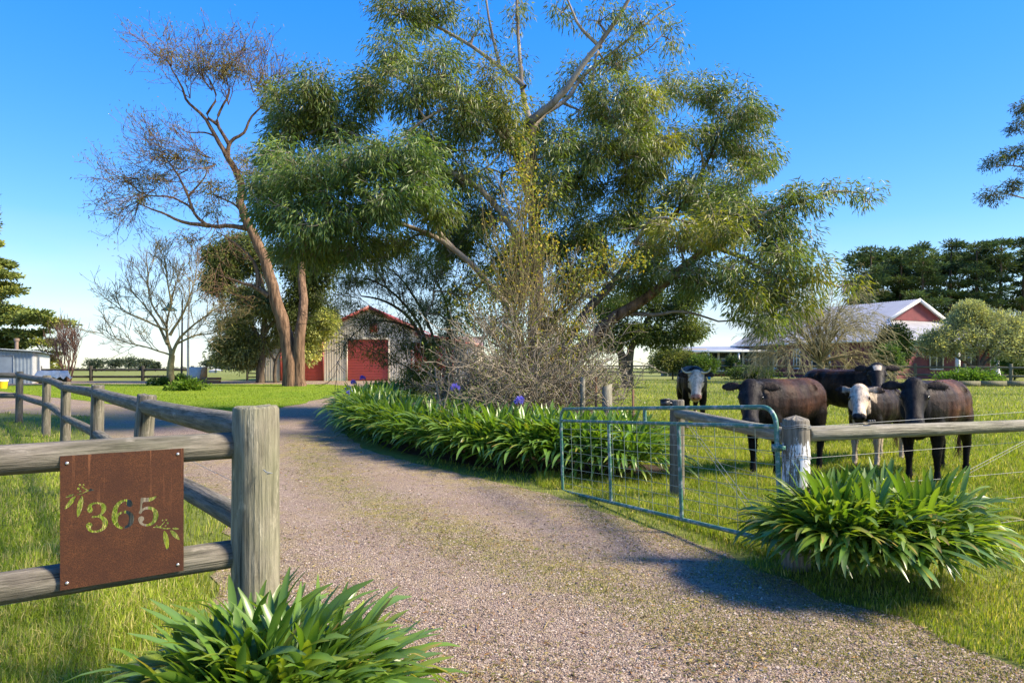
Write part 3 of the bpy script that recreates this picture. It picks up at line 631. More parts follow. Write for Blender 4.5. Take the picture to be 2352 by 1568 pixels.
for nme, a_, b_ in (('bottom_tube', (0, 0), (L, 0)), ('upper_tube', (0, GH - .145), (L, GH - .145)), ('upright_tube', (L * .335, 0), (L * .335, GH - .145)), ('upright_tube', (L * .68, 0), (L * .68, GH - .145)), ('stub_tube', (L * .485, GH - .145), (L * .485, GH))):
    b = MB(); b.tube([g(*a_), g(*((np.array(a_) + b_) / 2)), g(*b_)], tr * (.96 if 'up' in nme or 'stub' in nme else 1.01), 10); b.build(nme, M['green'], gt, True)
b = MB()
for k in range(1, 15): s_ = L * k / 15; b.tube([g(s_, 0, .012), g(s_ + .006 * math.sin(k * 3), .4, .012), g(s_, GH - .145, .012)], .0026, 4, False)
for k in range(1, 9):
    h = (GH - .145) * k / 9
    b.tube([g(L * t, h + .006 * math.sin(9 * t + k), .014) for t in np.linspace(0, 1, 16)], .0026, 4, False)
b.build('wire_mesh', plain('green_wire', (.19, .26, .22), .45, .4), gt)
for h in (.14, .70):
    b = MB(); b.box(g(0, h), (.062, .05, .05), gx, None, gzv); b.tube([g(-.02, h), g(-.075, h, -.01)], .011, 8); b.box(g(-.045, h), (.05, .03, .028), gx, None, gzv); b.build('hinge', M['green'], gt)

# short paddock posts behind the hedge
mids = [(1338, 865, 930, .05, M['wood_rail'], 'slim grey split timber post', 'log'), (1394, 885, 935, .065, M['wood_rail'], 'stout grey sawn timber post with a flat top', 'sq'), (1369, 868, 932, .022, M['bark_red'], 'thin dark steel post', 'st'), (1454, 897, 935, .022, M['bark_red'], 'short rusty steel post with bolt holes', 'st'), (1310, 880, 930, .02, M['bark_red'], 'leaning thin steel post nearest the bare shrub', 'st')]
for px, y0, y1, r, m_, lab, kd in mids:
    q = U(px, y0, 11.6); x, y, ztop = q; o = thing('paddock_post', (x, y, gz(x, y)), lab + ' behind the strap leaf hedge', 'post', 'short posts behind the hedge')
    if kd == 'log': log('shaft', (x, y, gz(x, y) - .05), (x, y, ztop), r, r, m_, o, 10, 5, .1)
    else:
        b = MB(); w_ = r * 2
        if kd == 'sq':
            b.hexa([(x + sx_ * w_ * .62, y + sy_ * w_ * .5, zz + (.03 * sx_ if zz > 1 else 0)) for zz in (gz(x, y) - .05, ztop) for sx_, sy_ in ((-1, -1), (1, -1), (1, 1), (-1, 1))])
        else:
            b.box((x, y, (gz(x, y) + ztop) / 2), (w_, .006, ztop - gz(x, y) + .04)); b.box((x, y + .02, (gz(x, y) + ztop) / 2), (.006, .034, ztop - gz(x, y) + .04))
        b.build('shaft', m_, o)
pw = MB()
for h in (.35, .62, .88): pw.tube([U(1300, 900, 11.6) * [1, 1, 0] + [0, 0, h + .1], U(1460, 900, 11.6) * [1, 1, 0] + [0, 0, h + .1]], .002, 4, False)
tag(pw.build('fence_wire', M['wire']), 'three strands of wire strung between the short paddock posts', 'wire')

# long fence in front of the house
hf = thing('post_and_rail_fence', (10, 46, .6), 'long low round rail fence between the cow paddock and the red house', 'fence')
hp = [(1255, 55), (1330, 54), (1440, 53), (1568, 51.5), (1688, 49.5), (1812, 47), (1906, 45.3), (2002, 43.5), (2102, 41.6), (2215, 39.9), (2322, 38), (2420, 36.5), (2520, 35.2)]
hw = [np.array([(px - CX) / FPX * d, d, gz(0, d)]) for px, d in hp]
for i, q in enumerate(hw):
    log('post', q - [0, 0, .05], q + [0, 0, 1.17], .095, .09, M['wood_far'], hf, 10, 4)
    if i + 1 < len(hw):
        for h in (.95, .48): log('rail', q + [0, 0, h], hw[i + 1] + [0, 0, h], .062, .058, M['wood_far'], hf, 8, 4, .05)
# black fence across the field on the left
bf = thing('field_fence', (-28, 45, .6), 'black two rail fence at the edge of the far field behind the bare trees', 'fence')
fp = [np.array([(px - CX) / FPX * 45, 45 + (.0), .6]) for px in (92, 209, 328, 442)]
for i, q in enumerate(fp):
    log('post', q - [0, 0, .05], q + [0, 0, .98], .11, .11, M['wood_black'], bf, 10, 4)
    if i + 1 < len(fp):
        for h in (.72, .27): log('rail', q + [0, 0, h], fp[i + 1] + [0, 0, h], .075, .07, M['wood_black'], bf, 8, 4, .05)
sgte = thing('yard_gate', (-17, 44.5, .6), 'small dark rail gate left of the cream shed', 'gate')
for px in (568, 590):
    q = U(px, 0, 44.5); log('post', (q[0], 44.5, .55), (q[0], 44.5, 1.62), .07, .07, M['wood_black'], sgte, 8, 4)
for h in (.85, 1.1, 1.35, 1.55):
    log('rail', (U(568, 0, 44.5)[0], 44.5, h), (U(590, 0, 44.5)[0], 44.5, h), .035, .035, M['wood_black'], sgte, 8, 3)

# ------------------------------------------------------------------ strap leaved plants
def strap_arrays(n, R, th0, bend, length, width, tints, K=8):
    """leaves growing from the origin towards +X, arching over; returns V (n,K,3verts,3)"""
    th0 = R.uniform(*th0, n); bd = R.uniform(*bend, n); Ls = R.uniform(*length, n); w = R.uniform(*width, n)
    t = np.linspace(0, 1, K)
    ang = th0[:, None] - bd[:, None] * (t[None] ** 1.5)
    st = Ls[:, None] / (K - 1)
    x = np.concatenate([np.zeros((n, 1)), np.cumsum(np.cos(ang[:, :-1]) * st, 1)], 1); z = np.concatenate([np.zeros((n, 1)), np.cumsum(np.sin(ang[:, :-1]) * st, 1)], 1)
    tw = R.normal(0, .35, (n, 1)) * t[None]; sw = R.normal(0, .10, (n, 1)) * t[None] ** 2 * Ls[:, None]
    prof = np.minimum(1, .62 + .6 * t) * np.clip((1 - t) / .22, 0.04, 1) ** .6
    hw = w[:, None] / 2 * prof[None]
    nx, nzv = -np.sin(ang), np.cos(ang)
    C = np.stack([x, sw, z], -1)
    side = np.stack([np.sin(tw) * nx, np.cos(tw), np.sin(tw) * nzv], -1)
    up = np.stack([nx, np.zeros_like(x), nzv], -1)
    V = np.stack([C + side * hw[..., None] + up * hw[..., None] * .28, C, C - side * hw[..., None] + up * hw[..., None] * .28], 2)
    tt = np.array(tints)[R.integers(0, len(tints), n)] * R.uniform(.8, 1.22, (n, 1))
    col = np.broadcast_to(tt[:, None, None, :], V.shape).copy()
    dead = R.random(n) < .10; sere = R.random(n) < .05; tt[sere] = np.array([.36, .26, .09])
    tipf = (t ** 6)[None, :, None, None] * np.where(dead, 1., .08)[:, None, None, None]
    col = col * (1 - tipf) + np.array([.40, .26, .08]) * tipf
    col[:, :, 1] *= 1.18
    return V, col
def strap_faces(K, n=1):
    q = []
    for k in range(K - 1):
        for s_ in range(2): a = k * 3 + s_; q.append([a, a + 1, a + 4, a + 3])
    q = np.array(q); return (np.arange(n)[:, None, None] * (K * 3) + q[None]).reshape(-1, 4)
GREENS = [(.10, .195, .03), (.12, .225, .032), (.15, .25, .036), (.09, .18, .048), (.20, .28, .04)]
KL = 9
def clump(parent, centers, n_each, spread, th0, bend, length, width, R, tints, parts, nvar=30, score=None, zoff=0):
    """places leaves round crown points; the best seen become parts, the rest one mesh"""
    V, C = strap_arrays(nvar, R, th0, bend, length, width, tints, KL)
    # order variants by uprightness so inner leaves stand and outer ones droop
    reach = V[:, -1, 1, 2] - V[:, -1, 1, 0] * .6; order = np.argsort(-reach); V = V[order]; C = C[order]
    mes = [mesh_np('leaf', V[i].reshape(-1, 3), [strap_faces(KL)], C[i].reshape(-1, 3), True) for i in range(nvar)]
    for m_ in mes: m_.materials.append(M['leaf_strap'])
    inst = []
    for c in centers:
        for k in range(n_each):
            f = R.random(); rad = spread * math.sqrt(f); az = R.uniform(0, 2 * PI)
            pos = np.array([c[0] + rad * math.cos(az), c[1] + rad * math.sin(az), c[2] + zoff])
            vi = int(np.clip(f * nvar + R.normal(0, nvar * .13), 0, nvar - 1)); yaw = az + R.normal(0, .45); sc = R.uniform(.8, 1.18)
            inst.append((pos, vi, yaw, sc, R.normal(0, .1)))
    sc_ = []
    for pos, vi, yaw, s, tl in inst:
        tip = V[vi, KL // 2, 1] * s; w = pos + [tip[0] * math.cos(yaw), tip[0] * math.sin(yaw), tip[2]]
        sc_.append(s / max(w[1], .5) * (1 + .6 * (-math.sin(yaw))) + .12 * tip[2])
    order = np.argsort(-np.array(sc_)); pl_ = np.array(world_loc(parent))
    for i in order[:parts]:
        pos, vi, yaw, s, tl = inst[i]
        o = bpy.data.objects.new('leaf', mes[vi]); COL.objects.link(o); o.parent = parent; o.location = Vector(pos - pl_); o.rotation_euler = (tl, 0, yaw); o.scale = (s, s, s)
    AV, AC = [], []
    for i in order[parts:]:
        pos, vi, yaw, s, tl = inst[i]; v = V[vi].reshape(-1, 3) * s; ca, sa = math.cos(yaw), math.sin(yaw)
        AV.append(np.stack([v[:, 0] * ca - v[:, 1] * sa, v[:, 0] * sa + v[:, 1] * ca, v[:, 2]], -1) + pos); AC.append(C[vi].reshape(-1, 3))
    if AV:
        o = obj('foliage', np.vstack(AV), [strap_faces(KL, len(AV))], M['leaf_strap'], parent, np.vstack(AC), True); o['kind'] = 'stuff'
R1 = np.random.default_rng(3)
lp_ = thing('agapanthus_plant', (-.86, 2.5, 0), 'big strap leaved plant at the foot of the thick pale gate post', 'plant', 'strap leaved clumps at the gate')
clump(lp_, [(-.9, 2.5, .28), (-1.0, 2.6, .26), (-.78, 2.45, .26), (-.92, 2.34, .22), (-1.08, 2.42, .2), (-.72, 2.56, .22)], 180, .16, (.35, 1.56), (.4, 1.9), (.29, .47), (.026, .038), R1, GREENS, 300, 60)
clump(lp_, [(-.88 + .24 * math.cos(t), 2.48 + .2 * math.sin(t), .1) for t in np.linspace(PI * .9, PI * 2.15, 6)], 55, .14, (.1, .8), (.4, 1.2), (.22, .36), (.026, .038), R1, GREENS, 0, 40, zoff=.14)
rp_ = thing('agapanthus_plant', (2.53, 4.72, 0), 'big strap leaved plant in front of the flaking white post', 'plant', 'strap leaved clumps at the gate')
clump(rp_, [(2.53 + .28 * math.cos(t) * r, 4.72 + .24 * math.sin(t) * r, .1) for t, r in [(3.3, 1.15), (3.6, 1.2), (0, 0), (0, 1), (1, 1), (2.1, 1), (3.1, 1.1), (4.2, 1), (5.2, 1), (.1, 1.5), (3.3, 1.45)]], 170, .19, (.3, 1.56), (.4, 1.9), (.32, .52), (.026, .038), R1, GREENS, 300, 60, zoff=.23)
clump(rp_, [(2.53 + .33 * math.cos(t), 4.70 + .25 * math.sin(t), .1) for t in np.linspace(PI * .9, PI * 2.15, 8)] + [(2.12, 4.88, .1), (2.2, 4.8, .1)], 80, .16, (.1, .8), (.5, 1.3), (.26, .42), (.026, .038), R1, GREENS, 0, 40, zoff=.18)
hc = spline([(-3.3, 19.8, 0), (-3.45, 17.6, 0), (-3.3, 16.0, 0), (-2.85, 14.5, 0), (-2.1, 12.95, 0), (-1.2, 11.5, 0), (-.3, 10.55, 0), (.5, 9.95, 0), (1.1, 9.62, 0), (1.75, 9.5, 0)], 40)
hd = nz(np.gradient(hc, axis=0)); hn = np.stack([-hd[:, 1], hd[:, 0], 0 * hd[:, 0]], -1)
cs = []
for k in range(len(hc)):
    for s_, o_ in ((0, -.34), (1, .2)):
        q = hc[k] + hn[k] * o_ + R1.normal(0, .05, 3); q[2] = tz(q[1]) + .12; cs.append(q)
hg = thing('agapanthus_hedge', (0, 10.3, 0), 'long curving hedge of strap leaves edging the driveway behind the gate', 'hedge')
clump(hg, cs, 115, .31, (.3, 1.56), (.5, 2.1), (.40, .66), (.030, .044), R1, GREENS, 300, 60, zoff=.2)
clump(hg, [c + hn[i] * -.28 for i, c in enumerate(hc) for _ in (0, 1)], 26, .2, (.0, .75), (.6, 1.4), (.40, .62), (.030, .042), R1, GREENS, 0, 40, zoff=.24)
def umbel(px, py, d, R, r=.075, top=None):
    c = U(px, py, d); gnd = np.array([c[0] + .05, c[1] + .1, tz(d) + .1])
    st = MB(); st.tube(spline([gnd, (gnd + c) / 2 + [.03, 0, 0.05], c], 6), .006, 6)
    so = st.build('flower_stalk', plain('flower_stalk', (.12, .2, .05), .5), hg, True)
    n = 60; th = np.arccos(R.uniform(-.35, 1, n)); ph = R.uniform(0, 2 * PI, n)
    dv = np.stack([np.sin(th) * np.cos(ph), np.sin(th) * np.sin(ph), np.cos(th)], -1)
    V, T, C = [], [], []
    for i in range(n):
        for _ in range(4):
            e = nz(dv[i] + R.normal(0, .45, 3)); s_ = nz(np.cross(e, R.normal(0, 1, 3)))
            b0 = c + dv[i] * r * R.uniform(.35, .8); k = len(V)
            V += [b0, b0 + e * .02 + s_ * .007, b0 + e * .042, b0 + e * .02 - s_ * .007]; T.append([k, k + 1, k + 2, k + 3]); C += [np.array([.20, .19, .62]) * R.uniform(.7, 1.4)] * 4
    obj('petals', V, [T], M['petal'], so, np.array(C))
for px, py, d in ((803, 903, 15.2), (800, 893, 16.5), (812, 879, 17.5), (833, 869, 18.2), (1046, 891, 11.4), (1193, 921, 10.2)): umbel(px, py, d, R1)

# ------------------------------------------------------------------ cattle
def loft_rings(rings, n=18):
    """rings: (center, axis u, axis v, ru, rv) -> closed surface"""
    V = []; a = np.arange(n) * 2 * PI / n
    for c, u, v, ru, rv in rings: V.append(np.array(c) + ru * np.cos(a)[:, None] * np.array(u) + rv * np.sin(a)[:, None] * np.array(v))
    K = len(rings); V = np.vstack(V); idx = np.arange(K * n).reshape(K, n)
    Q = np.stack([idx[:-1], np.roll(idx[:-1], -1, 1), np.roll(idx[1:], -1, 1), idx[1:]], -1).reshape(-1, 4)
    nV = len(V); V = np.vstack([V, [rings[0][0]], [rings[-1][0]]])
    T = [[idx[0, (j + 1) % n], idx[0, j], nV] for j in range(n)] + [[idx[-1, j], idx[-1, (j + 1) % n], nV + 1] for j in range(n)]
    return V, Q, np.array(T)
X3, Y3, Z3 = np.eye(3)
def limb_rings(pts, n=14):
    """pts: (x,y,z,rx,ry) horizontal rings"""
    return loft_rings([((x, y, z), X3, Y3, rx, ry) for x, y, z, rx, ry in pts], n)
def coat_mat():
    m, nt, p, o = mat_new('cow_coat')
    a = nt.nodes.new('ShaderNodeAttribute'); a.attribute_name = 'tint'
    n = noise(nt, 15, 8, .75, 'Object', (1.3, 1.3, .3)); n2 = noise(nt, 3.0, 5, .6)
    c = mixc(nt, ramp(nt, n, [(.35, (0, 0, 0)), (.7, (1, 1, 1))]), mixc(nt, 1.0, a.outputs['Color'], (.45, .43, .42), 'MULTIPLY'), mixc(nt, 1.0, a.outputs['Color'], (1.6, 1.5, 1.42), 'MULTIPLY'))
    nt.links.new(c, p.inputs['Base Color']); p.inputs['Roughness'].default_value = .45; p.inputs['Specular IOR Level'].default_value = .085
    bump(nt, p, n, .012); return m
M['coat'] = coat_mat()
def make_cow(loc, yaw, head_yaw, pose, sc, kind, label, Rs, horns=False, tagc=False):
    """yaw: body heading (world angle); head_yaw: where the face points (world angle); pose: (neck reach, head height, pitch)"""
    R = np.random.default_rng(Rs); parts = []
    hy = head_yaw - yaw; reach, hh, pitch = pose
    body = [(-.90, 1.10, .06, .06), (-.875, 1.06, .17, .14), (-.80, 1.04, .26, .21), (-.66, 1.02, .315, .265), (-.48, 1.0, .34, .275), (-.25, .985, .345, .285), (0, .965, .365, .305), (.25, .965, .37, .295), (.45, .975, .365, .26), (.6, .985, .345, .235), (.72, .99, .29, .2), (.81, 1.0, .2, .15), (.84, 1.0, .08, .06)]
    parts.append(loft_rings([((x, 0, z), Y3, Z3, ry, rz) for x, z, rz, ry in body], 22))
    hd_ = np.array([math.cos(hy), math.sin(hy), 0]); poll = np.array([.62, 0, 0]) + np.array([reach, 0, 0]) * .55 + hd_ * reach * .45; poll[2] = hh
    f = hd_ * math.cos(pitch) - Z3 * math.sin(pitch); n_ = hd_ * math.sin(pitch) + Z3 * math.cos(pitch); w_ = np.cross(n_, f)
    # neck
    a0 = np.array([.50, 0, 1.02]); a2 = poll - n_ * .15 - f * .02; a1 = (a0 + a2) / 2 + np.array([.05, 0, .02])
    nk = spline([a0, a1, a2], 7); tg = nz(np.gradient(nk, axis=0))
    rr = [.30, .275, .25, .225, .20, .175, .15]; ww = [.21, .19, .17, .155, .145, .135, .125]; rings = []
    for k in range(7):
        s_ = nz(np.cross(Z3, tg[k])); u_ = np.cross(tg[k], s_); rings.append((nk[k] - u_ * .05 * (1 - k / 6), s_, u_, ww[k], rr[k]))
    parts.append(loft_rings(rings, 16))
    HS = 1.16; HP = lambda t, w, n: poll + (f * t + w_ * w * 1.06 + n_ * n) * HS
    head = [(-.075, .055, .06, -.10), (-.05, .085, .09, -.105), (.0, .108, .118, -.115), (.07, .120, .135, -.13), (.14, .126, .14, -.135), (.20, .117, .13, -.13), (.27, .094, .112, -.115), (.34, .081, .096, -.10), (.40, .080, .086, -.09), (.45, .088, .078, -.083), (.49, .086, .066, -.082), (.515, .068, .05, -.084), (.525, .03, .025, -.085)]
    parts.append(loft_rings([(HP(t, 0, n0), w_, n_, rw * HS * 1.06, rn * HS) for t, rw, rn, n0 in head], 18))
    parts.append(loft_rings([(HP(.30, 0, -.165), w_, n_, .03, .03), (HP(.36, 0, -.155), w_, n_, .055, .035), (HP(.44, 0, -.135), w_, n_, .055, .035), (HP(.495, 0, -.125), w_, n_, .045, .025)], 12))
    for s_ in (-1, 1):                                  # brow, jaw, ears
        parts.append(loft_rings([(HP(.10, s_ * .088, -.05), w_, n_, .03, .02), (HP(.15, s_ * .098, -.048), w_, n_, .038, .03), (HP(.20, s_ * .09, -.06), w_, n_, .03, .02)], 10))
        ed = nz(w_ * s_ + Z3 * .10 - hd_ * .22); ev = nz(Z3 * .95 - hd_ * .25); ev = nz(ev - ed * ev.dot(ed)); en = np.cross(ed, ev)
        eb = HP(.015, s_ * .095, -.085); er = []
        for t, wd, th in ((0, .028, .026), (.05, .043, .024), (.10, .062, .02), (.16, .064, .018), (.20, .052, .017), (.235, .028, .015), (.25, .01, .01)):
            er.append((eb + ed * t * 1.05 - Z3 * t * t * .5, ev, en, wd * 1.08, th))
        parts.append(loft_rings(er, 12))
    # legs
    for s_ in (-1, 1):
        j = R.uniform(-.06, .06)
        parts.append(limb_rings([(.52, s_ * .13, .98, .16, .10), (.50, s_ * .155, .80, .135, .10), (.48 + j * .3, s_ * .17, .62, .098, .082), (.485 + j * .6, s_ * .168, .50, .068, .06), (.495 + j * .8, s_ * .163, .40, .060, .057), (.49 + j, s_ * .163, .33, .046, .044), (.485 + j, s_ * .163, .20, .038, .036), (.485 + j, s_ * .163, .12, .048, .044), (.50 + j, s_ * .163, .07, .045, .042), (.515 + j, s_ * .163, .035, .058, .05), (.52 + j, s_ * .163, 0, .064, .055)]))
        j = R.uniform(-.1, .1)
        parts.append(limb_rings([(-.62, s_ * .14, 1.05, .20, .11), (-.60, s_ * .17, .85, .20, .115), (-.60, s_ * .175, .70, .155, .10), (-.66 + j * .5, s_ * .17, .57, .098, .072), (-.735 + j, s_ * .165, .47, .070, .055), (-.75 + j, s_ * .162, .42, .060, .05), (-.735 + j, s_ * .16, .33, .046, .042), (-.72 + j, s_ * .16, .20, .040, .037), (-.715 + j, s_ * .16, .12, .050, .045), (-.70 + j, s_ * .16, .07, .046, .043), (-.68 + j, s_ * .16, .035, .06, .052), (-.675 + j, s_ * .16, 0, .066, .056)]))
        parts.append(loft_rings([((-.36, s_ * .15, 1.18), Y3, Z3, .03, .03), ((-.45, s_ * .19, 1.20), Y3, Z3, .065, .06), ((-.56, s_ * .15, 1.18), Y3, Z3, .03, .03)], 10))
    parts.append(loft_rings([((.86, 0, .80), Y3, Z3, .04, .05), ((.78, 0, .76), Y3, Z3, .10, .12), ((.66, 0, .70), Y3, Z3, .12, .12), ((.5, 0, .66), Y3, Z3, .08, .06)], 12))
    V, Q, T, n0 = [], [], [], 0
    for v, q, t in parts: V.append(v); Q.append(q + n0); T.append(t + n0); n0 += len(v)
    me = mesh_np('tmp', np.vstack(V), [np.vstack(Q), np.vstack(T)])
    o = bpy.data.objects.new('tmp', me); COL.objects.link(o)
    bm_ = bmesh.new(); bm_.from_mesh(me); bmesh.ops.recalc_face_normals(bm_, faces=bm_.faces[:]); bm_.to_mesh(me); bm_.free()
    md = o.modifiers.new('r', 'REMESH'); md.mode = 'VOXEL'; md.voxel_size = .0155; md.use_smooth_shade = True
    md = o.modifiers.new('s', 'SMOOTH'); md.factor = .5; md.iterations = 5
    dg = bpy.context.evaluated_depsgraph_get(); dg.update()
    bme = bpy.data.meshes.new_from_object(o.evaluated_get(dg)); bpy.data.objects.remove(o); bpy.data.meshes.remove(me)
    nv = len(bme.vertices); co = np.empty(nv * 3, np.float32); bme.vertices.foreach_get('co', co); co = co.reshape(-1, 3).astype(float)
    no = np.empty(nv * 3, np.float32); bme.vertices.foreach_get('normal', no); no = no.reshape(-1, 3).astype(float)
    wob_ = np.sin(co[:, 0] * 9 + Rs) * np.sin(co[:, 2] * 8 + 1) * .5 + np.sin(co[:, 1] * 13 + co[:, 2] * 11) * .5
    body_ = np.clip((.62 - np.abs(co[:, 0] + .1)) * 4, 0, 1) * np.clip((co[:, 2] - .6) * 5, 0, 1)
    co = co + no * (body_ * (.010 * np.sin(co[:, 0] * 21 + co[:, 2] * 5) * np.clip(np.abs(co[:, 1]) * 4, 0, 1) - .014 * np.exp(-((co[:, 0] + .30) / .1) ** 2 - ((co[:, 2] - 1.08) / .12) ** 2) - .02 * np.exp(-((co[:, 0] - .32) / .07) ** 2 - ((co[:, 2] - .95) / .25) ** 2) + .015 * np.exp(-((co[:, 0] - .47) / .08) ** 2 - ((co[:, 2] - .9) / .2) ** 2)))[:, None]
    bme.vertices.foreach_set('co', co.astype(np.float32).ravel()); bme.update()
    rel = (co - poll) / HS; ht, hw_, hn_ = rel @ f, rel @ w_, rel @ n_
    blackc = np.array([.010, .009, .0085]); brown = np.array([.115, .052, .026]); white = np.array([.62, .54, .42]); pink = np.array([.42, .22, .17]); horn_ = np.array([.05, .04, .035])
    bw = {'black': .6, 'brown': 1.0, 'calf': .25, 'horn': .05, 'back': .4}[kind]
    bf_ = np.clip((co[:, 2] - .85) * 1.6 + wob_ * .45, 0, 1) * np.clip((.55 - co[:, 0]) * 2.2, 0, 1) * bw
    tint = blackc * (1 - bf_[:, None]) + brown * bf_[:, None]
    tint *= np.clip(1 + .35 * wob_, .5, 1.6)[:, None]
    ish = (ht > -.09) & (ht < .56) & (np.abs(hw_) < .155) & (hn_ > -.34) & (hn_ < .06)
    tint[ish] = np.array([.021, .020, .021]) * (1 + .15 * wob_[ish])[:, None]
    ea_ = (np.abs(hw_) > .15) & (np.abs(hw_) < .30) & (ht > -.12) & (ht < .14) & ((no @ hd_) > .3); tint[ea_] = np.array([.035, .026, .022])
    if kind in ('horn', 'calf'):
        face = ish & ((hn_ > -.27) if kind == 'calf' else (hn_ > -.25)) & (np.abs(hw_) < .14)
        tint[face] = white * (1 + .1 * wob_[face])[:, None]
        earw = (np.abs(hw_) > .12) & (ht > -.06) & (ht < .11) & (hn_ < 0)
        inner = earw & ((no @ f + no @ n_) > .35) & (np.abs(hw_) < (.22 if kind == 'calf' else 0)); tint[inner] = white * .55
        if kind == 'calf':
            for s_ in (-1, 1):
                e = HP(.165, s_ * .112, -.07); dd = np.linalg.norm((co - e), axis=1); tint[dd < .042] = blackc * 1.4
        brk = (co[:, 0] > .58) & (co[:, 2] < .80 + .05 * wob_) & (co[:, 2] > .3) & ~ish; tint[brk & (np.abs(co[:, 1]) < (.13 + .03 * wob_))] = white * .9
        lo = (co[:, 2] < (.62 if kind == 'calf' else .34) + .04 * wob_) & (np.abs(co[:, 1]) > .05); tint[lo] = white * .72
        tint[(co[:, 2] < .66) & (np.abs(co[:, 1]) < .1) & (co[:, 0] < .5)] = white * .6
    if kind == 'back':
        bl = ish & (np.abs(hw_) < .055 + .02 * wob_) & (ht > .02) & (ht < .13) & (hn_ > -.06); tint[bl] = white
    nose = ish & (ht > .455) & (hn_ > -.135); tint[nose] = {'horn': pink}.get(kind, np.array([.045, .045, .05]))
    for s_ in (-1, 1):
        e = HP(.508, s_ * .042, -.058); dd = np.linalg.norm(co - e, axis=1); tint[dd < .02] = np.array([.006, .005, .005])
    mouth = ish & (ht > .40) & (np.abs(hn_ + .137) < .007); tint[mouth] *= .3
    tint[(co[:, 2] < .055)] = horn_
    a = bme.color_attributes.new('tint', 'FLOAT_COLOR', 'POINT'); c4 = np.ones((nv, 4), np.float32); c4[:, :3] = tint; a.data.foreach_set('color', c4.ravel())
    bme.materials.clear(); bme.materials.append(M['coat'])
    cw = thing('cow', loc, label, 'cow', 'cattle behind the fence'); cw.rotation_euler = (0, 0, yaw); cw.scale = (sc, sc, sc)
    bo = link('body', bme, M['coat'], cw)
    def child(mb, nm, mat, sm=True, par=None):
        me_ = mesh_np(nm, np.vstack(mb.V), [np.vstack(mb.Q) if mb.Q else [], np.vstack(mb.T) if mb.T else []], smooth=sm); return link(nm, me_, mat, par or cw)
    for s_ in (-1, 1):
        b = MB(); b.sphere(HP(.162, s_ * .113, -.078), .025, 12, 8); child(b, 'eye', M['eye'])
        if horns:
            b = MB(); h0 = HP(-.01, s_ * .075, -.04); b.tube(spline([h0, h0 + w_ * s_ * .10 + n_ * .0 - f * .0 + Z3 * (-.01), h0 + w_ * s_ * .17 + Z3 * .03 + hd_ * .03, h0 + w_ * s_ * .20 + Z3 * .10 + hd_ * .04], 9), np.linspace(.03, .006, 9), 10); child(b, 'horn', M['horn'])
    if tagc:
        q = HP(.075, -.21 if tagc < 0 else .21, -.10); b = MB(); b.box(q, (.055, .006, .06), w_, None, nz(Z3 + .0 * f)); child(b, 'ear_tag', M['tagblue'], False)
    b = MB(); b.tube(spline([(-.89, 0, 1.17), (-.955, 0, 1.10), (-.965, .01, .85), (-.95, .02, .55)], 9), np.linspace(.035, .014, 9), 8)
    tl = child(b, 'tail', plain('tail_hair', tuple(brown * .5), .8))
    b = MB(); tb = [spline([np.array([-.95, .02, .56]), np.array([-.95, .02, .4]) + R.normal(0, .025, 3), np.array([-.95, .02, .22]) + R.normal(0, .05, 3)], 5) for _ in range(40)]
    v_, q_ = tubes(np.array(tb), np.tile(np.linspace(.004, .001, 5), (40, 1)), 3); b.add(v_, q_); child(b, 'tail_switch', tl.data.materials[0], True, tl)
    # hair lying along the body
    nh = 9500; pk = R.integers(0, nv, nh); pk = pk[(co[pk, 2] > .12) & ~nose[pk]]; nh = len(pk)
    flow = np.where(ish[pk][:, None], f * .9 - n_ * .1, np.array([-.75, 0, -.75])) + R.normal(0, .28, (nh, 3)); nn = no[pk]
    flow = nz(flow - nn * np.sum(flow * nn, 1, keepdims=True)); flow = nz(flow + nn * R.uniform(.12, .42, (nh, 1)))
    ln = np.where(ish[pk], R.uniform(.012, .024, nh), R.uniform(.03, .065, nh))
    topk = ish[pk] & (ht[pk] < .045) & (hn_[pk] > -.09); ln[topk] *= 2.6
    sd = nz(np.cross(flow, nn)) * R.uniform(.0018, .0038, (nh, 1)); base = co[pk] - nn * .004
    HV = np.stack([base - sd, base + sd, base + flow * ln[:, None] * .6 + sd * .7, base + flow * ln[:, None] * .6 - sd * .7, base + flow * ln[:, None] - nn * ln[:, None] * .12], 1)
    i0 = np.arange(nh)[:, None] * 5; hc_ = tint[pk] * np.where(R.random((nh, 1)) < .14, R.uniform(1.5, 3.2, (nh, 1)), R.uniform(.5, 1.3, (nh, 1))) * (tint[pk].max(1, keepdims=True) < .2) + tint[pk] * (tint[pk].max(1, keepdims=True) >= .2) * R.uniform(.75, 1.15, (nh, 1)) + .001
    hm = link('coat_hair', mesh_np('coat_hair', HV.reshape(-1, 3), [i0 + [[0, 1, 2, 3]], i0 + [[3, 2, 4]]], np.repeat(hc_, 5, 0)), M['coat'], cw); hm['kind'] = 'stuff'
    return cw
def cow_at(front, hind, head_to, pose, sc, kind, label, seed, **k):
    """front, hind: ground points under the fore and hind legs"""
    fr, hi = np.array(front[:2]), np.array(hind[:2]); v = fr - hi; yaw = math.atan2(v[1], v[0]); mid = fr - v / np.linalg.norm(v) * .5 * sc
    return make_cow((mid[0], mid[1], gz(0, mid[1]) - .005), yaw, math.atan2(head_to[1] - fr[1], head_to[0] - fr[0]), pose, sc, kind, label, seed, **k)
CAMP = (0.0, 0.0)
cow_at((3.85, 14.4), (4.05, 15.7), CAMP, (.30, 1.22, 1.0), 1.0, 'horn', 'horned black cow with a white face standing alone near the gate', 21, horns=True, tagc=1)
cow_at((3.38, 9.2), (4.6, 10.15), (.1, 0), (.30, 1.30, .98), 1.0, 'black', 'black cow standing sideways just behind the gate with its head turned', 22)
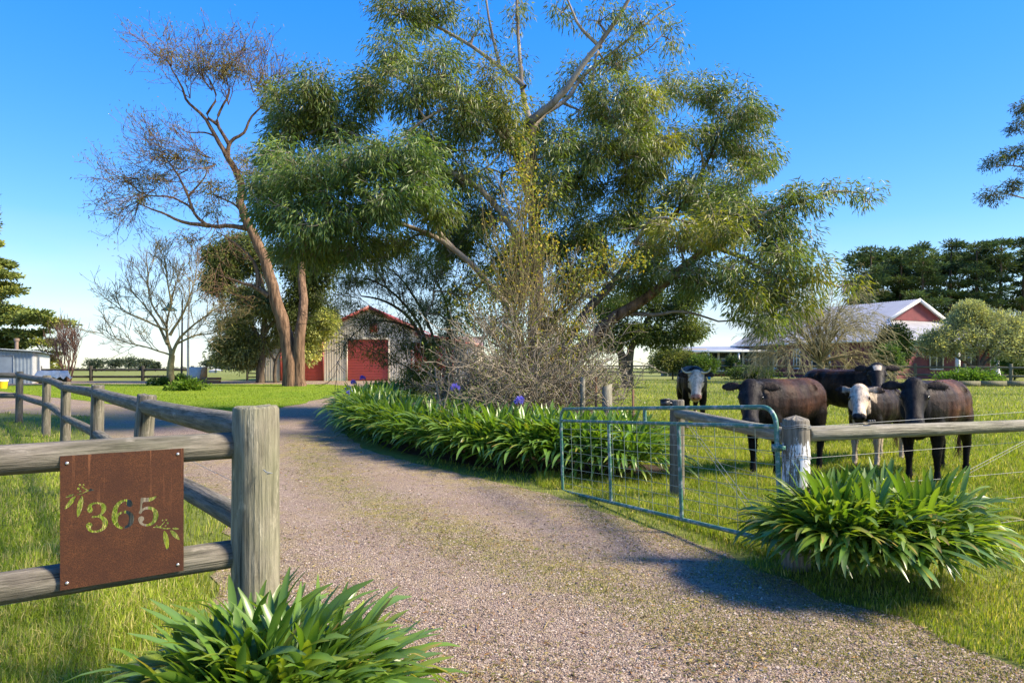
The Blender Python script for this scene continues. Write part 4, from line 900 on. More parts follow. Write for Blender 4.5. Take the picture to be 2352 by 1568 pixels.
cow_at((5.2, 10.05), (6.2, 11.0), CAMP, (.25, 1.36, .92), .88, 'calf', 'young black cow with a creamy white face and pale legs', 23)
cow_at((6.5, 12.6), (6.0, 13.95), (.6, 0), (.28, 1.43, .80), 1.0, 'back', 'dark cow at the back of the group with a white blaze on its forehead', 24)
cow_at((5.22, 8.7), (6.4, 9.75), (.3, 0), (.27, 1.34, .98), 1.0, 'brown', 'big rusty brown and black cow nearest the timber rail on the right', 25)

# ------------------------------------------------------------------ buildings
def corrug(a, b, c, d, n, amp, nrm):
    """sheet a-b (along) to d-c with n waves across a->b; returns V,Q"""
    a, b, c, d, nrm = [np.array(q, float) for q in (a, b, c, d, nrm)]; k = n * 4 + 1
    t = np.linspace(0, 1, k)[:, None]; w = np.sin(np.linspace(0, 2 * PI * n, k))[:, None] * amp * nrm
    V = np.vstack([a + (b - a) * t + w, d + (c - d) * t + w]); i = np.arange(k - 1)
    return V, np.stack([i, i + 1, i + 1 + k, i + k], -1)
# big cream shed, red roller doors
DS = 45.0; zs0 = gz(0, DS)
shx = lambda px: (px - CX) / FPX * DS
shz = lambda py: CAMZ + (HY - py) / FPX * DS
sd = thing('farm_shed', (shx(848), DS, zs0), 'cream corrugated shed with red roller doors and red roof trim behind the trees', 'shed')
eaveC, apex, xl, xr_, xc0, xc1, ev0, ev1 = 4.05, shz(705), shx(604), shx(1096), shx(744), shx(952), 3.75, 3.0
b = MB()
def wallseg(x0, x1, z0, z1a, z1b, y=DS):
    v, q = corrug((x0, y, z0), (x1, y, z0), (x1, y, z1b), (x0, y, z1a), max(1, int((x1 - x0) / .16)), .009, (0, -1, 0)); b.add(v, q)
doors = [(shx(645), shx(742)), (shx(797), shx(893)), (shx(945), shx(1040))]; dtop = shz(780)
lean = lambda x: ev1 + (ev0 - ev1) * ((x - xl) / (xc0 - xl) if x < xc0 else (xr_ - x) / (xr_ - xc1))
gab = lambda x: apex - abs(x - shx(848)) * (apex - eaveC) / (shx(848) - xc0)
dl = [shz(790), dtop, shz(790)]
for x0, x1, f_ in ((xl, doors[0][0], lean), (doors[0][1], xc0, lean), (xc0, doors[1][0], gab), (doors[1][1], xc1, gab)): wallseg(x0, x1, zs0, f_(x0 + .001), f_(x1 - .001))
wallseg(doors[1][0], shx(848), dtop, gab(doors[1][0]), apex); wallseg(shx(848), doors[1][1], dtop, apex, gab(doors[1][1]))
wallseg(doors[0][0], doors[0][1], dl[0], lean(doors[0][0]), lean(doors[0][1])); wallseg(doors[2][0], doors[2][1], dl[2], lean(doors[2][0]), lean(doors[2][1])); wallseg(doors[2][1], xr_, zs0, lean(doors[2][1]), lean(xr_ - .01))
for x_ in (xl, xr_): v, q = corrug((x_, DS, zs0), (x_, DS + 11, zs0), (x_, DS + 11, ev1), (x_, DS, ev1), 60, .02, (1, 0, 0)); b.add(v, q)
b.quad((xl, DS + 11, zs0), (xr_, DS + 11, zs0), (xr_, DS + 11, 4), (xl, DS + 11, 4))
b.build('wall', M['cream'], sd)
for (x0, x1), zt_ in zip(doors, dl):
    b = MB(); n = 26; k = n * 4 + 1; t = np.linspace(0, 1, k); yy = DS + .05 + .02 * np.sin(2 * PI * n * t); zz = zs0 + (zt_ - zs0) * t
    V = np.vstack([np.stack([np.full(k, x0), yy, zz], -1), np.stack([np.full(k, x1), yy, zz], -1)]); i = np.arange(k - 1); b.add(V, np.stack([i, i + k, i + k + 1, i + 1], -1)); dr_ = b.build('roller_door', M['red_door'], sd)
    f_ = MB()
    for x_ in (x0, x1): f_.box((x_, DS - .02, (zs0 + zt_) / 2), (.09, .06, zt_ - zs0))
    f_.box(((x0 + x1) / 2, DS - .02, zt_ + .05), (x1 - x0 + .1, .08, .1)); f_.build('door_frame', M['red_trim'] if x0 != doors[1][0] else M['cream'], dr_)
b = MB(); th = .05
for x0, z0, x1, z1 in ((xc0 - .25, gab(xc0 - .25), shx(848), apex), (shx(848), apex, xc1 + .25, gab(xc1 + .25)), (xl - .2, ev1 - .05, xc0, ev0), (xc1, ev0, xr_ + .2, ev1 - .05)):
    v, q = corrug((x0, DS - .2, z0 + .07), (x0, DS + 11.2, z0 + .07), (x1, DS + 11.2, z1 + .07), (x1, DS - .2, z1 + .07), 40, .02, (0, 0, 1)); b.add(v, q)
b.build('roof', M['red_trim'], sd)
b = MB()
for x0, z0, x1, z1 in ((xc0 - .25, gab(xc0 - .25), shx(848), apex), (shx(848), apex, xc1 + .25, gab(xc1 + .25)), (xl - .2, ev1 - .05, xc0 - .02, ev0), (xc1 + .02, ev0, xr_ + .2, ev1 - .05)):
    b.hexa([(x0, DS - .24, z0 - .16), (x1, DS - .24, z1 - .16), (x1, DS - .21, z1 - .16), (x0, DS - .21, z0 - .16), (x0, DS - .24, z0 + .09), (x1, DS - .24, z1 + .09), (x1, DS - .21, z1 + .09), (x0, DS - .21, z0 + .09)])
b.build('barge_board', M['red_trim'], sd)
b = MB(); b.box((shx(848) + .3, DS - .05, shz(752)), (.5, .06, .6)); b.build('gable_vent', M['red_door'], sd)

# grey iron shed on the far left
g0 = np.array([-28.1, 40.0]); gf = np.array([-.86, -.51]); gs = np.array([-.51, .86]); zg = gz(0, 40)
gsd = thing('iron_shed', (g0[0], g0[1], zg), 'low blue grey corrugated iron shed with a white end wall at the left edge', 'shed')
q3 = lambda p, z: np.array([p[0], p[1], z])
e0, e1 = g0 + gf * 6, g0 + gs * 14; zt0 = CAMZ + (HY - 809) / FPX * 40; ztL = zt0 + .35
b = MB(); v, q = corrug(q3(g0, zg - .05), q3(e0, zg - .05), q3(e0, ztL), q3(g0, zt0), 34, .02, (.51, -.86, 0)); b.add(v, q); b.build('wall', M['grey_iron'], gsd)
b = MB(); v, q = corrug(q3(g0, zg - .05), q3(e1, zg - .05), q3(e1, zt0 + .05), q3(g0, zt0), 40, .025, (.86, .51, 0)); b.add(v, q); b.build('end_wall', M['white_iron'], gsd)
b = MB(); b.hexa([q3(p + o_, z) for dz in (0, .07) for p, o_, z in ((e0, gf * .1 - gs * .3, ztL + .05 + dz), (g0, -gf * .25 - gs * .3, zt0 + .03 + dz), (e1, -gf * .25, zt0 + .08 + dz), (g0 + gs * 14 + gf * 6, gf * .1, ztL + .15 + dz))]); b.build('roof', M['grey_iron'], gsd)
b = MB(); dn = np.array([.51, -.86]); a_ = g0 + gf * .9 + dn * .05
b.quad(q3(a_, zg), q3(a_ + gf * 1.6, zg), q3(a_ + gf * 1.6, zt0 - .25), q3(a_, zt0 - .25)); b.tube([q3(a_ + dn * .02, zg), q3(a_ + dn * .02, zt0 - .2), q3(a_ + gf * 1.6 + dn * .02, zt0 - .2)], .03, 6); b.build('sliding_door', M['grey_iron'], gsd)
b = MB(); fl = g0 + gf * .9 + gs * 1.6; b.tube([q3(fl, zt0), q3(fl, zt0 + .75)], .10, 10); b.tube([q3(fl, zt0 + .7), q3(fl, zt0 + .86)], [.15, .15], 10); b.build('flue', plain('rusty_flue', (.24, .17, .12), .7), gsd)

# timber box under a pale tarp, bucket, odds and ends in the yard
w0 = U(121, 868, 38); w0[2] = gz(0, 38)
o = thing('covered_crate', w0, 'low timber crate draped with a pale tarp beside the grey shed', 'crate')
b = MB(); b.box(w0 + [0, 0, .38], (1.1, .7, .6)); b.build('crate', M['wood_black'], o)
n = 9; gx_, gy_ = np.meshgrid(np.linspace(-.78, .78, n), np.linspace(-.55, .55, n)); gzz = .78 + .03 * np.sin(gx_ * 9) * np.cos(gy_ * 7) - .38 * np.clip((np.maximum(np.abs(gx_) / .66, np.abs(gy_) / .46) - 1) * 6, 0, 1) * (1 + .2 * np.sin(gx_ * 14 + gy_ * 11))
idx = np.arange(n * n).reshape(n, n); obj('tarp', np.stack([gx_, gy_, gzz], -1).reshape(-1, 3) + w0, [np.stack([idx[:-1, :-1], idx[:-1, 1:], idx[1:, 1:], idx[1:, :-1]], -1).reshape(-1, 4)], M['tarp'], o, smooth=True)
b0 = U(6, 880, 33); b0[2] = gz(0, 33); o = thing('bucket', b0, 'yellow bucket with a white rim on the ground by the grey shed', 'bucket')
b = MB(); b.tube([b0, b0 + [0, 0, .2], b0 + [0, 0, .36]], [.17, .2, .22], 14); b.build('bucket_body', M['yellow'], o, True); b = MB(); b.tube([b0 + [0, 0, .36], b0 + [0, 0, .44]], [.235, .235], 14); b.build('rim', M['white'], o)
w1 = U(461, 872, 42); w1[2] = gz(0, 42); o = thing('leaning_boards', w1, 'pale and orange boards propped in an A shape by the flagpole', 'boards')
b = MB(); b.hexa([w1 + np.array(p) for p in ((-.85, -.3, 0), (.35, -.3, 0), (.35, -.22, 0), (-.85, -.22, 0), (-.75, .0, .95), (.28, .0, .95), (.28, .06, .95), (-.75, .06, .95))]); b.build('pale_board', M['tarp'], o)
b = MB(); b.hexa([w1 + np.array(p) for p in ((.05, -.4, 0), (.55, -.4, 0), (.55, -.34, 0), (.05, -.34, 0), (.1, -.05, .9), (.42, -.05, 1.0), (.42, 0, 1.0), (.1, 0, .9))]); b.build('orange_board', M['orange'], o)
w2 = U(485, 874, 41); w2[2] = gz(0, 41); o = thing('brick_pile', w2, 'low pile of orange brown timber offcuts on the far lawn edge', 'pile')
for k in range(4):
    b = MB(); b.box(w2 + [(k % 2) * .35 - .2, .1 * (k // 2), .09 + .17 * (k // 2)], (.75, .3, .15), (1, .2 * (k - 1.5), 0)); b.build('timber_offcut', plain('offcut', (.42, .2, .1), .8), o)

# flagpole and barn lamp by the bare tree
q = U(432, 876, 40); q[2] = gz(0, 40); o = thing('flagpole', q, 'tall plain grey steel flagpole in front of the far field', 'pole')
b = MB(); b.tube([q, q + [0.0, 0, 3], [q[0] + .1, q[1], CAMZ + (HY - 640) / FPX * 40]], [.07, .06, .04], 10); b.build('pole', M['pole'], o, True)
b = MB(); b.sphere([q[0] + .1, q[1], CAMZ + (HY - 638) / FPX * 40], .09); b.build('finial', M['pole'], o, True)
q = U(417, 876, 40.5); q[2] = gz(0, 40.5); o = thing('lamp_post', q, 'dark thin lamp post with a drooping bell shade in front of the bare tree', 'lamp')
tp = U(419, 690, 40.5); b = MB(); b.tube([q, tp], [.06, .045], 8); b.build('post', M['black'], o, True)
b = MB(); b.tube(spline([tp, tp + [-.1, 0, .65], tp + [-.45, 0, .72], U(389, 697, 40.5)], 10), .03, 8); b.build('gooseneck', M['black'], o, True)
lc = U(389, 700, 40.5); b = MB(); b.tube([lc + [0, 0, .12], lc, lc - [0, 0, .12], lc - [0, 0, .28], lc - [0, 0, .34]], [.07, .12, .17, .42, .44], 16, False); b.build('lamp_shade', plain('green_enamel', (.03, .07, .05), .4), o, True)

# tiny hay shed far across the field
hs0 = U(493, 854, 300); hs0[2] = gz(0, 300); o = thing('hay_shed', hs0, 'tiny white hay shed far across the field', 'shed')
b = MB(); b.hexa([hs0 + np.array(p) for p in ((-2.6, 0, 0), (-.2, 0, 0), (-.2, 3, 0), (-2.6, 3, 0), (-2.6, 0, 1.1), (-.2, 0, 1.1), (-.2, 3, 1.1), (-2.6, 3, 1.1))]); b.build('wall', M['white_iron'], o)
b = MB(); b.add([hs0 + np.array(p) for p in ((-2.8, -.2, 1.1), (2.6, -.2, 1.1), (0, -.2, 1.7), (-2.8, 3, 1.1), (2.6, 3, 1.1), (0, 3, 1.7))], [[0, 2, 5, 3], [1, 4, 5, 2]], [[0, 1, 2]]); b.build('roof', M['white_iron'], o)
b = MB(); [b.box(hs0 + [x_, 0, .55], (.12, .12, 1.1)) for x_ in (.8, 1.6, 2.4)]; b.build('post', M['white_iron'], o)

# red weatherboard house, pale dutch gable roof, glazed wing on the left
hc0 = np.array([28.2, 50.0]); ha = nz(np.array([-3., 6.])); hb = nz(np.array([6., 3.])); zh = gz(0, 52)
P3 = lambda s, t, z: np.array([*(hc0 + ha * s + hb * t), z])     # s along the ridge (away), t across to the right
ho = thing('red_house', (hc0[0], hc0[1], zh), 'dark red weatherboard house with pale iron roof and white posts behind the cows', 'house')
ez = CAMZ + 2.3; Wd = 14.0; Lh = 16.0; rz = CAMZ + 5.55; tm = Wd / 2
b = MB(); nb = 21
for k in range(nb):
    z0, z1 = zh + (ez - zh) * k / nb, zh + (ez - zh) * (k + 1) / nb
    for (A, B, nn) in (((0, 0), (Lh, 0), -hb), ((0, 0), (0, Wd), -ha)):
        a_, b_ = P3(*A, z0), P3(*B, z0); c_, d_ = P3(*B, z1), P3(*A, z1); o3 = np.array([*nn, 0]) * .022
        b.quad(a_ + o3, b_ + o3, c_, d_); b.quad(a_, b_, b_ + o3, a_ + o3)
b.quad(P3(Lh, 0, zh), P3(Lh, Wd, zh), P3(Lh, Wd, ez), P3(Lh, 0, ez)); b.quad(P3(0, Wd, zh), P3(Lh, Wd, zh), P3(Lh, Wd, ez), P3(0, Wd, ez))
b.build('wall', M['red_wall'], ho)
b = MB(); ov = .5; gs_ = 3.2; sl = (rz - ez) / tm; gzp = ez + sl * gs_
def roofquad(a, b_, c, d, n):
    nn = nz(np.cross(np.array(b_) - a, np.array(d) - a)); nn = nn * np.sign(nn[2]); v, q_ = corrug(a, b_, c, d, n, .018, nn); b.add(v, q_)
roofquad(P3(gs_, tm, rz), P3(Lh, tm, rz), P3(Lh, -ov, ez - sl * ov), P3(gs_, -ov, ez - sl * ov), 60)
roofquad(P3(gs_ - .4, tm - (tm - gs_), gzp), P3(gs_, gs_, gzp), P3(gs_, -ov, ez - sl * ov), P3(-ov, -ov, ez - sl * ov), 8)
roofquad(P3(gs_ - .4, tm, rz), P3(gs_, tm, rz), P3(gs_, gs_, gzp), P3(gs_ - .4, gs_, gzp), 3)
roofquad(P3(gs_ - .4, tm, rz), P3(Lh, tm, rz), P3(Lh, Wd + ov, ez - sl * ov), P3(gs_ - .4, Wd + ov, ez - sl * ov), 60)
roofquad(P3(-ov, -ov, ez - sl * ov), P3(-ov, Wd + ov, ez - sl * ov), P3(gs_, Wd - gs_, gzp), P3(gs_, gs_, gzp), 60)
rfo = b.build('roof', M['roof'], ho)
b = MB(); b.add([P3(gs_ - .1, gs_, gzp), P3(gs_ - .1, Wd - gs_, gzp), P3(gs_ - .1, tm, rz - .03)], (), [[0, 1, 2]]); b.build('gablet', M['red_wall'], rfo)
b = MB()
for t0, z0, t1, z1 in ((gs_ - .15, gzp, tm, rz), (Wd - gs_ + .15, gzp, tm, rz)):
    a_, c_ = P3(gs_ - .43, t0, z0), P3(gs_ - .43, t1, z1); e_ = np.array([*(-ha * .05), 0]); b.hexa([a_ - [0, 0, .22], c_ - [0, 0, .22], c_ - [0, 0, .22] + e_, a_ - [0, 0, .22] + e_, a_ + [0, 0, .06], c_ + [0, 0, .06], c_ + [0, 0, .06] + e_, a_ + [0, 0, .06] + e_])
b.build('barge_board', M['white'], rfo)
b = MB()
for a_, c_ in ((P3(-ov, -ov - .06, ez - sl * ov - .1), P3(Lh, -ov - .06, ez - sl * ov - .1)), (P3(-ov - .06, -ov, ez - sl * ov - .1), P3(-ov - .06, Wd + ov, ez - sl * ov - .1))):
    b.tube([a_, c_], .085, 8)
b.build('gutter', M['white'], rfo)
def window(c, along, nrm, w, h, par, mat=M['white'], mull=1):
    along = np.array([*along, 0]); nrm = np.array([*nrm, 0]); f_ = MB(); th_ = .1
    for s_ in (-1, 1):
        f_.box(c + along * s_ * (w / 2 + th_ / 2) + nrm * .05, (th_, .08, h + 2 * th_), along); f_.box(c + [0, 0, s_ * (h / 2 + th_ / 2)] + nrm * .05, (w - .004, .08, th_), along)
    for k in range(mull): f_.box(c + along * (w * ((k + 1) / (mull + 1) - .5)) + nrm * .05, (.09, .07, h - .004), along)
    f_.box(c + [0, 0, h * .15] + nrm * .046, (w - .1, .05, .06), along)
    wn_ = f_.build('window', mat, par); p_ = MB(); p_.box(c + nrm * .03, (w, .02, h), along); p_.build('pane', M['glass'], wn_)
wz = zh + 1.55
for s_, w in ((6.5, 1.6), (8.9, .5), (12.0, 1.8), (14.3, 1.4)): window(P3(s_, 0, wz), ha, -hb, w, 1.5, ho)
for t_, w in ((4.6, 1.5), (9.0, 1.5), (12.2, 1.0)): window(P3(0, t_, wz), hb, -ha, w, 1.6, ho)
b_ = MB(); vz = ez - .75
vr = MB(); V_ = [P3(-.05, 3, ez - .35), P3(-.05, 17.5, ez - .35), P3(-2.6, 17.5, vz), P3(-2.6, 3, vz)]; nn = nz(np.cross(V_[1] - V_[0], V_[3] - V_[0])); v, q_ = corrug(*V_, 60, .018, nn * np.sign(nn[2])); vr.add(v, q_); vr.build('verandah_roof', M['roof'], ho)
for t_ in (3.1, 8.0, 14.0, 17.4):
    b = MB(); c = P3(-2.5, t_, 0); b.box([c[0], c[1], (zh + vz) / 2], (.24, .24, vz - zh - .02), [*hb, 0]); b.box([c[0], c[1], zh + .3], (.34, .34, .6), [*hb, 0]); b.box([c[0], c[1], vz - .12], (.34, .34, .16), [*hb, 0]); b.build('verandah_post', M['white'], ho)
# glazed wing
wa = P3(12.6, 0, 0)[:2]; wd = nz(np.array([-1.0, .1])); wp = np.array([wd[1], -wd[0]]); wp = wp if wp[1] < 0 else -wp
Q3 = lambda s, t, z: np.array([*(wa + wd * s + wp * t), z]); wl_ = 8.6; zw = gz(0, 60); wt = CAMZ + (HY - 803) / FPX * 58
b = MB(); V_ = [Q3(-1.0, -4, wt + .5), Q3(wl_ + .3, -4, wt + .5), Q3(wl_ + .3, 1.2, wt), Q3(-1.0, 1.2, wt)]; nn = nz(np.cross(V_[1] - V_[0], V_[3] - V_[0])); v, q_ = corrug(*V_, 55, .018, nn * np.sign(nn[2])); b.add(v, q_); b.build('wing_roof', M['roof'], ho)
b = MB(); b.box((Q3(-1, 1.22, wt - .08) + Q3(wl_ + .3, 1.22, wt - .08)) / 2, (wl_ + 1.3, .08, .2), [*wd, 0]); b.build('fascia', M['white'], ho)
b = MB(); b.box((Q3(5.0, 0, (zw + wt) / 2) + Q3(wl_, 0, (zw + wt) / 2)) / 2, (wl_ - 5.0, .2, wt - zw + .4), [*wd, 0]); b.box(Q3(wl_ - .1, -2, (zw + wt) / 2 + .2), (.2, 4, wt - zw + .6), [*wd, 0]); b.build('brick_wall', M['brick'], ho)
b = MB(); b.box((Q3(-.5, -.05, zw + .25) + Q3(5, -.05, zw + .25)) / 2, (5.5, .16, .5), [*wd, 0]); b.build('plinth', M['red_wall'], ho)
for k in range(5):
    window(Q3(.15 + k * 1.08, -.02, zw + 1.35), wd, wp, .9, 1.6, ho, M['white'], 0)
for s_ in (-.6, 2.4, 5.0, 8.6):
    b = MB(); c = Q3(s_, 1.1, (zw + wt) / 2 - .05); b.box(c, (.14, .14, wt - zw - .1), [*wd, 0]); b.build('verandah_post', M['white'], ho)
gb = thing('garden_edging', (26.5, 37.5, .5), 'low grey timber edging of the vegetable bed at the right edge', 'edging')
for k in range(3):
    a_ = U(2220 + k * 60, 890, 35.5); b = MB(); b.box([a_[0], a_[1], gz(0, 35.5) + .16], (1.3, .12, .28), (1, -.15, 0)); b.build('board', M['wood_far'], gb)

# ------------------------------------------------------------------ trees
class Tree:
    def __init__(s, name, base, label, cat='tree', group=None, seed=1, bark=None, leafm=None):
        s.o = thing(name, base, label, cat, group); s.R = np.random.default_rng(seed); s.limbs = []; s.sk = []; s.tw = []; s.twr = []; s.L = []; s.bark = bark; s.leafm = leafm; s.barks = {}
    def limb(s, pts, r0, r1, n=None, wob=.06, bark=None):
        pts = np.array(pts, float); n = n or max(6, 3 * len(pts)); P = spline(pts, n)
        P[1:-1] += s.R.normal(0, wob, (n - 2, 3)) * np.linspace(r0, r1, n)[1:-1, None] * 2
        r = r0 + (r1 - r0) * np.linspace(0, 1, n) ** .8; r[0] *= 1.12
        s.limbs.append((P, r)); s.barks[len(s.limbs) - 1] = bark or s.bark; s.sk.append(np.hstack([P, r[:, None]])); return P
    def twigs(s, P, r0, r1):
        s.tw.append(P); s.twr.append(np.linspace(1, 0, P.shape[1])[None] * (np.asarray(r0).reshape(-1, 1) - r1) + r1)
    def leaves(s, base, dirn, L, w, tint):
        s.L.append((base, nz(dirn), L, w, tint))
    def anchor(s, c, drop=.4):
        K = np.vstack(s.sk); d = np.linalg.norm(K[:, :3] - (c - [0, 0, drop]), axis=1) - K[:, 3] * .0; i = np.argmin(d + np.where(K[:, 2] > c[2] + .3, 1.0, 0)); return K[i, :3], K[i, 3]
    def mass(s, c, rad, puffs, per, prad, L, w, tints, droop=.8, out=.35, conn=.03, shell=.4, flat=.8, twig=True, spread=1.3, twr=.010):
        """foliage mass: puffs of leaves in an ellipsoid fed by a branch from the nearest limb"""
        R = s.R; c = np.array(c, float); rad = np.array(rad, float)
        a, ar = s.anchor(c, rad[2] * .5)
        hub = c * .75 + a * .25 - [0, 0, rad[2] * .25]
        if conn:
            P = spline([a, (a + hub) / 2 + R.normal(0, .08, 3) * np.linalg.norm(hub - a) + [0, 0, .06 * np.linalg.norm(hub - a)], hub], 8); s.limbs.append((P, np.linspace(min(ar, conn * 1.5), conn * .6, 8))); s.sk.append(np.hstack([P[2:], np.full((6, 1), conn)]))
        d = nz(R.normal(0, 1, (puffs, 3))); r = (shell + (1 - shell) * R.random((puffs, 1))) * np.where(R.random((puffs, 1)) < .25, .5, 1)
        pc = c + d * r * rad
        ps = prad * R.uniform(.65, 1.3, puffs)
        if twig:
            mid = (hub + pc) / 2 + R.normal(0, .12, (puffs, 3)) * np.linalg.norm(pc - hub, axis=1, keepdims=True)
            t = np.linspace(0, 1, 6)[None, :, None]; st = hub + R.normal(0, .05, (puffs, 3)); P = st[:, None] * (1 - t) ** 2 + 2 * t * (1 - t) * mid[:, None] + t ** 2 * pc[:, None]; s.twigs(P, np.full(puffs, twr * 1.5), twr * .4)
            k = 4; e = pc[:, None] + nz(R.normal(0, 1, (puffs, k, 3)) + [0, 0, .1]) * ps[:, None, None] * .9; st = np.repeat(pc[:, None], k, 1); mid = (st + e) / 2 + R.normal(0, .1, e.shape) * ps[:, None, None]
            st, mid, e = [q.reshape(-1, 3) for q in (st, mid, e)]; t = np.linspace(0, 1, 4)[None, :, None]; s.twigs(st[:, None] * (1 - t) ** 2 + 2 * t * (1 - t) * mid[:, None] + t ** 2 * e[:, None], np.full(len(st), twr * .6), twr * .25)
        n = puffs * per; g = np.repeat(np.arange(puffs), per)
        v = nz(R.normal(0, 1, (n, 3))) * (R.random((n, 1)) ** .45); v[:, 2] *= flat; base = pc[g] + v * ps[g][:, None] * spread
        oc = nz(base - c); dirn = nz(R.normal(0, 1, (n, 3))) * .55 + oc * out + v * .3; dirn[:, 2] -= droop
        tn = np.array(tints); pt = tn[R.integers(0, len(tn), puffs)] * R.uniform(.8, 1.2, (puffs, 1))
        tint = pt[g] * R.uniform(.72, 1.3, (n, 1)); young = (R.random(n) < .16); tint[young] *= np.array([1.6, 1.35, .9])
        s.leaves(base, dirn, R.uniform(*L, n), R.uniform(*w, n), tint)
    def bare(s, start, dirn, length, r0, levels, nchild, spread=.55, up=.18, ratio=(.55, .8), K=6, wander=.13, tmin=.3, rmin=.004, leafend=None):
        """repeated branching of leafless wood"""
        R = s.R; cur = [(np.array(start, float), nz(np.array(dirn, float)), length, r0)]
        for lv in range(levels):
            nxt = []; PP, RR = [], []
            for st, dv, ln, r in cur:
                P = [st]; d_ = dv
                for k in range(K - 1):
                    d_ = nz(d_ + R.normal(0, wander, 3) + np.array([0, 0, up * .25])); P.append(P[-1] + d_ * ln / (K - 1))
                P = np.array(P); re = max(rmin, r * .5); PP.append(P); RR.append(np.linspace(r, re, K))
                if lv < levels - 1:
                    for c in range(nchild[lv]):
                        t = R.uniform(tmin, 1.0) if c else 1.0; f = t * (K - 1); i = min(int(f), K - 2); q = P[i] + (P[i + 1] - P[i]) * (f - i); tg = nz(P[i + 1] - P[i])
                        ax = nz(np.cross(tg, R.normal(0, 1, 3))); an = R.normal(spread, .18) if c else R.normal(0, .22)
                        nd = nz(tg * math.cos(an) + ax * math.sin(an) + [0, 0, up * .5]); rr = (r + (re - r) * t) * (R.uniform(.5, .72) if c else .95); nxt.append((q, nd, ln * R.uniform(*ratio), max(rmin, rr)))
            if lv == 0 or r0 > .05 and lv == 1:
                for P, r in zip(PP, RR): s.limbs.append((P, r)); s.sk.append(np.hstack([P, r[:, None]]))
            else: s.tw.append(np.array(PP)); s.twr.append(np.array(RR))
            cur = nxt
        return np.array([c[0] for c in cur]) if cur else np.array(PP)[:, -1]
    def finish(s, twmat=None, crown='crown'):
        kinds = {}
        for i, (P, r) in enumerate(s.limbs): kinds.setdefault((s.barks.get(i) or s.bark).name, []).append((P, r))
        first = (s.barks.get(0) or s.bark).name
        for bn, ls in kinds.items():
            V, Q, n0 = [], [], 0
            for P, r in ls:
                v, q = tubes(P[None], r[None], 10 if r[0] > .08 else 6); V.append(v); Q.append(q + n0); n0 += len(v)
            obj('trunk' if bn == first else 'branches', np.vstack(V), [np.vstack(Q)], bpy.data.materials[bn], s.o, smooth=True)
        V, Q, n0 = [], [], 0
        for P, r in zip(s.tw, s.twr):
            v, q = tubes(P, r, 3); V.append(v); Q.append(q + n0); n0 += len(v)
        if V: o = obj('twigs', np.vstack(V), [np.vstack(Q)], twmat or s.bark, s.o, smooth=True); o['kind'] = 'stuff'
        if s.L:
            B, D, L, w, T = [np.concatenate(q) for q in zip(*s.L)]; n = len(B); R = s.R
            sd = nz(np.cross(D, R.normal(0, 1, (n, 3)))); nr = np.cross(sd, D); sag = np.zeros((n, 3)); sag[:, 2] = -L * .12
            mid = B + D * (L * .42)[:, None] + nr * (w * .3)[:, None]
            V = np.stack([B, mid + sd * (w / 2)[:, None], mid - sd * (w / 2)[:, None], B + D * L[:, None] + sag], 1); i0 = np.arange(n)[:, None] * 4
            o = obj(crown, V.reshape(-1, 3), [i0 + [[0, 1, 3]], i0 + [[0, 3, 2]]], s.leafm, s.o, np.repeat(T, 4, 0)); o['kind'] = 'stuff'
        return s.o

GUM = [(.115, .165, .038), (.14, .19, .040), (.10, .148, .038), (.165, .20, .038)]
GUMB = [(.11, .178, .044), (.135, .205, .046), (.098, .165, .044)]
GUMY = [(.24, .25, .030), (.20, .225, .032), (.155, .185, .032)]
# --- the great gum
DT = 16.5
T = Tree('gum_tree', (*U(1228, 900, DT)[:2], gz(0, DT)), 'huge spreading gum tree with drooping leaves in the middle behind the hedge', 'tree', None, 41, M['bark_gum'], M['leaf_gum'])
u = lambda x, y, dd=0: U(x, y, DT + dd)
gb_ = np.array([*U(1228, 900, DT)[:2], gz(0, DT) - .1])
T.limb([gb_, u(1230, 800), u(1232, 650), u(1228, 520), u(1222, 420), u(1218, 330), u(1216, 275)], .21, .12, 22, .03, M['bark_dark'])
T.limb([u(1216, 280), u(1260, 245, -.2), u(1300, 205, -.3), u(1345, 140, -.4), u(1400, 70, -.5), u(1450, -10, -.6), u(1490, -80, -.7)], .105, .03, 18)
T.limb([u(1217, 300), u(1250, 262, .3), u(1305, 225, .5), u(1340, 175, .7), u(1420, 110, .9), u(1510, 35, 1.0), u(1550, 10, 1)], .08, .015, 18)
T.limb([u(1216, 278), u(1200, 210, .1), u(1193, 120, .2), u(1188, 30, .3), u(1186, -60, .4)], .075, .025, 14)
T.limb([u(1205, 200), u(1150, 155, .3), u(1080, 105, .4), u(990, 55, .6), u(900, 15, .6), u(850, -20, .7)], .065, .02, 16)
T.limb([u(1148, 154, .3), u(1135, 100, .4), u(1122, 40, .5), u(1110, -60, .6)], .05, .025, 10)
T.limb([u(1226, 430), u(1160, 300, -.6), u(1080, 235, -.8), u(960, 200, -1), u(880, 160, -1.2)], .09, .02, 14)
T.limb([u(1228, 520), u(1180, 350, -.4), u(1100, 270, -1), u(1020, 250, -1.3), u(900, 330, -1.6)], .08, .02, 14)
T.limb([u(1380, 110, -.4), u(1330, 60, -.6), u(1300, -10, -.6)], .05, .02, 8)
T.limb([u(1360, 200, .3), u(1372, 120, .4), u(1400, 150, .6), u(1480, 120, .9), u(1540, 60, 1)], .045, .012, 12)
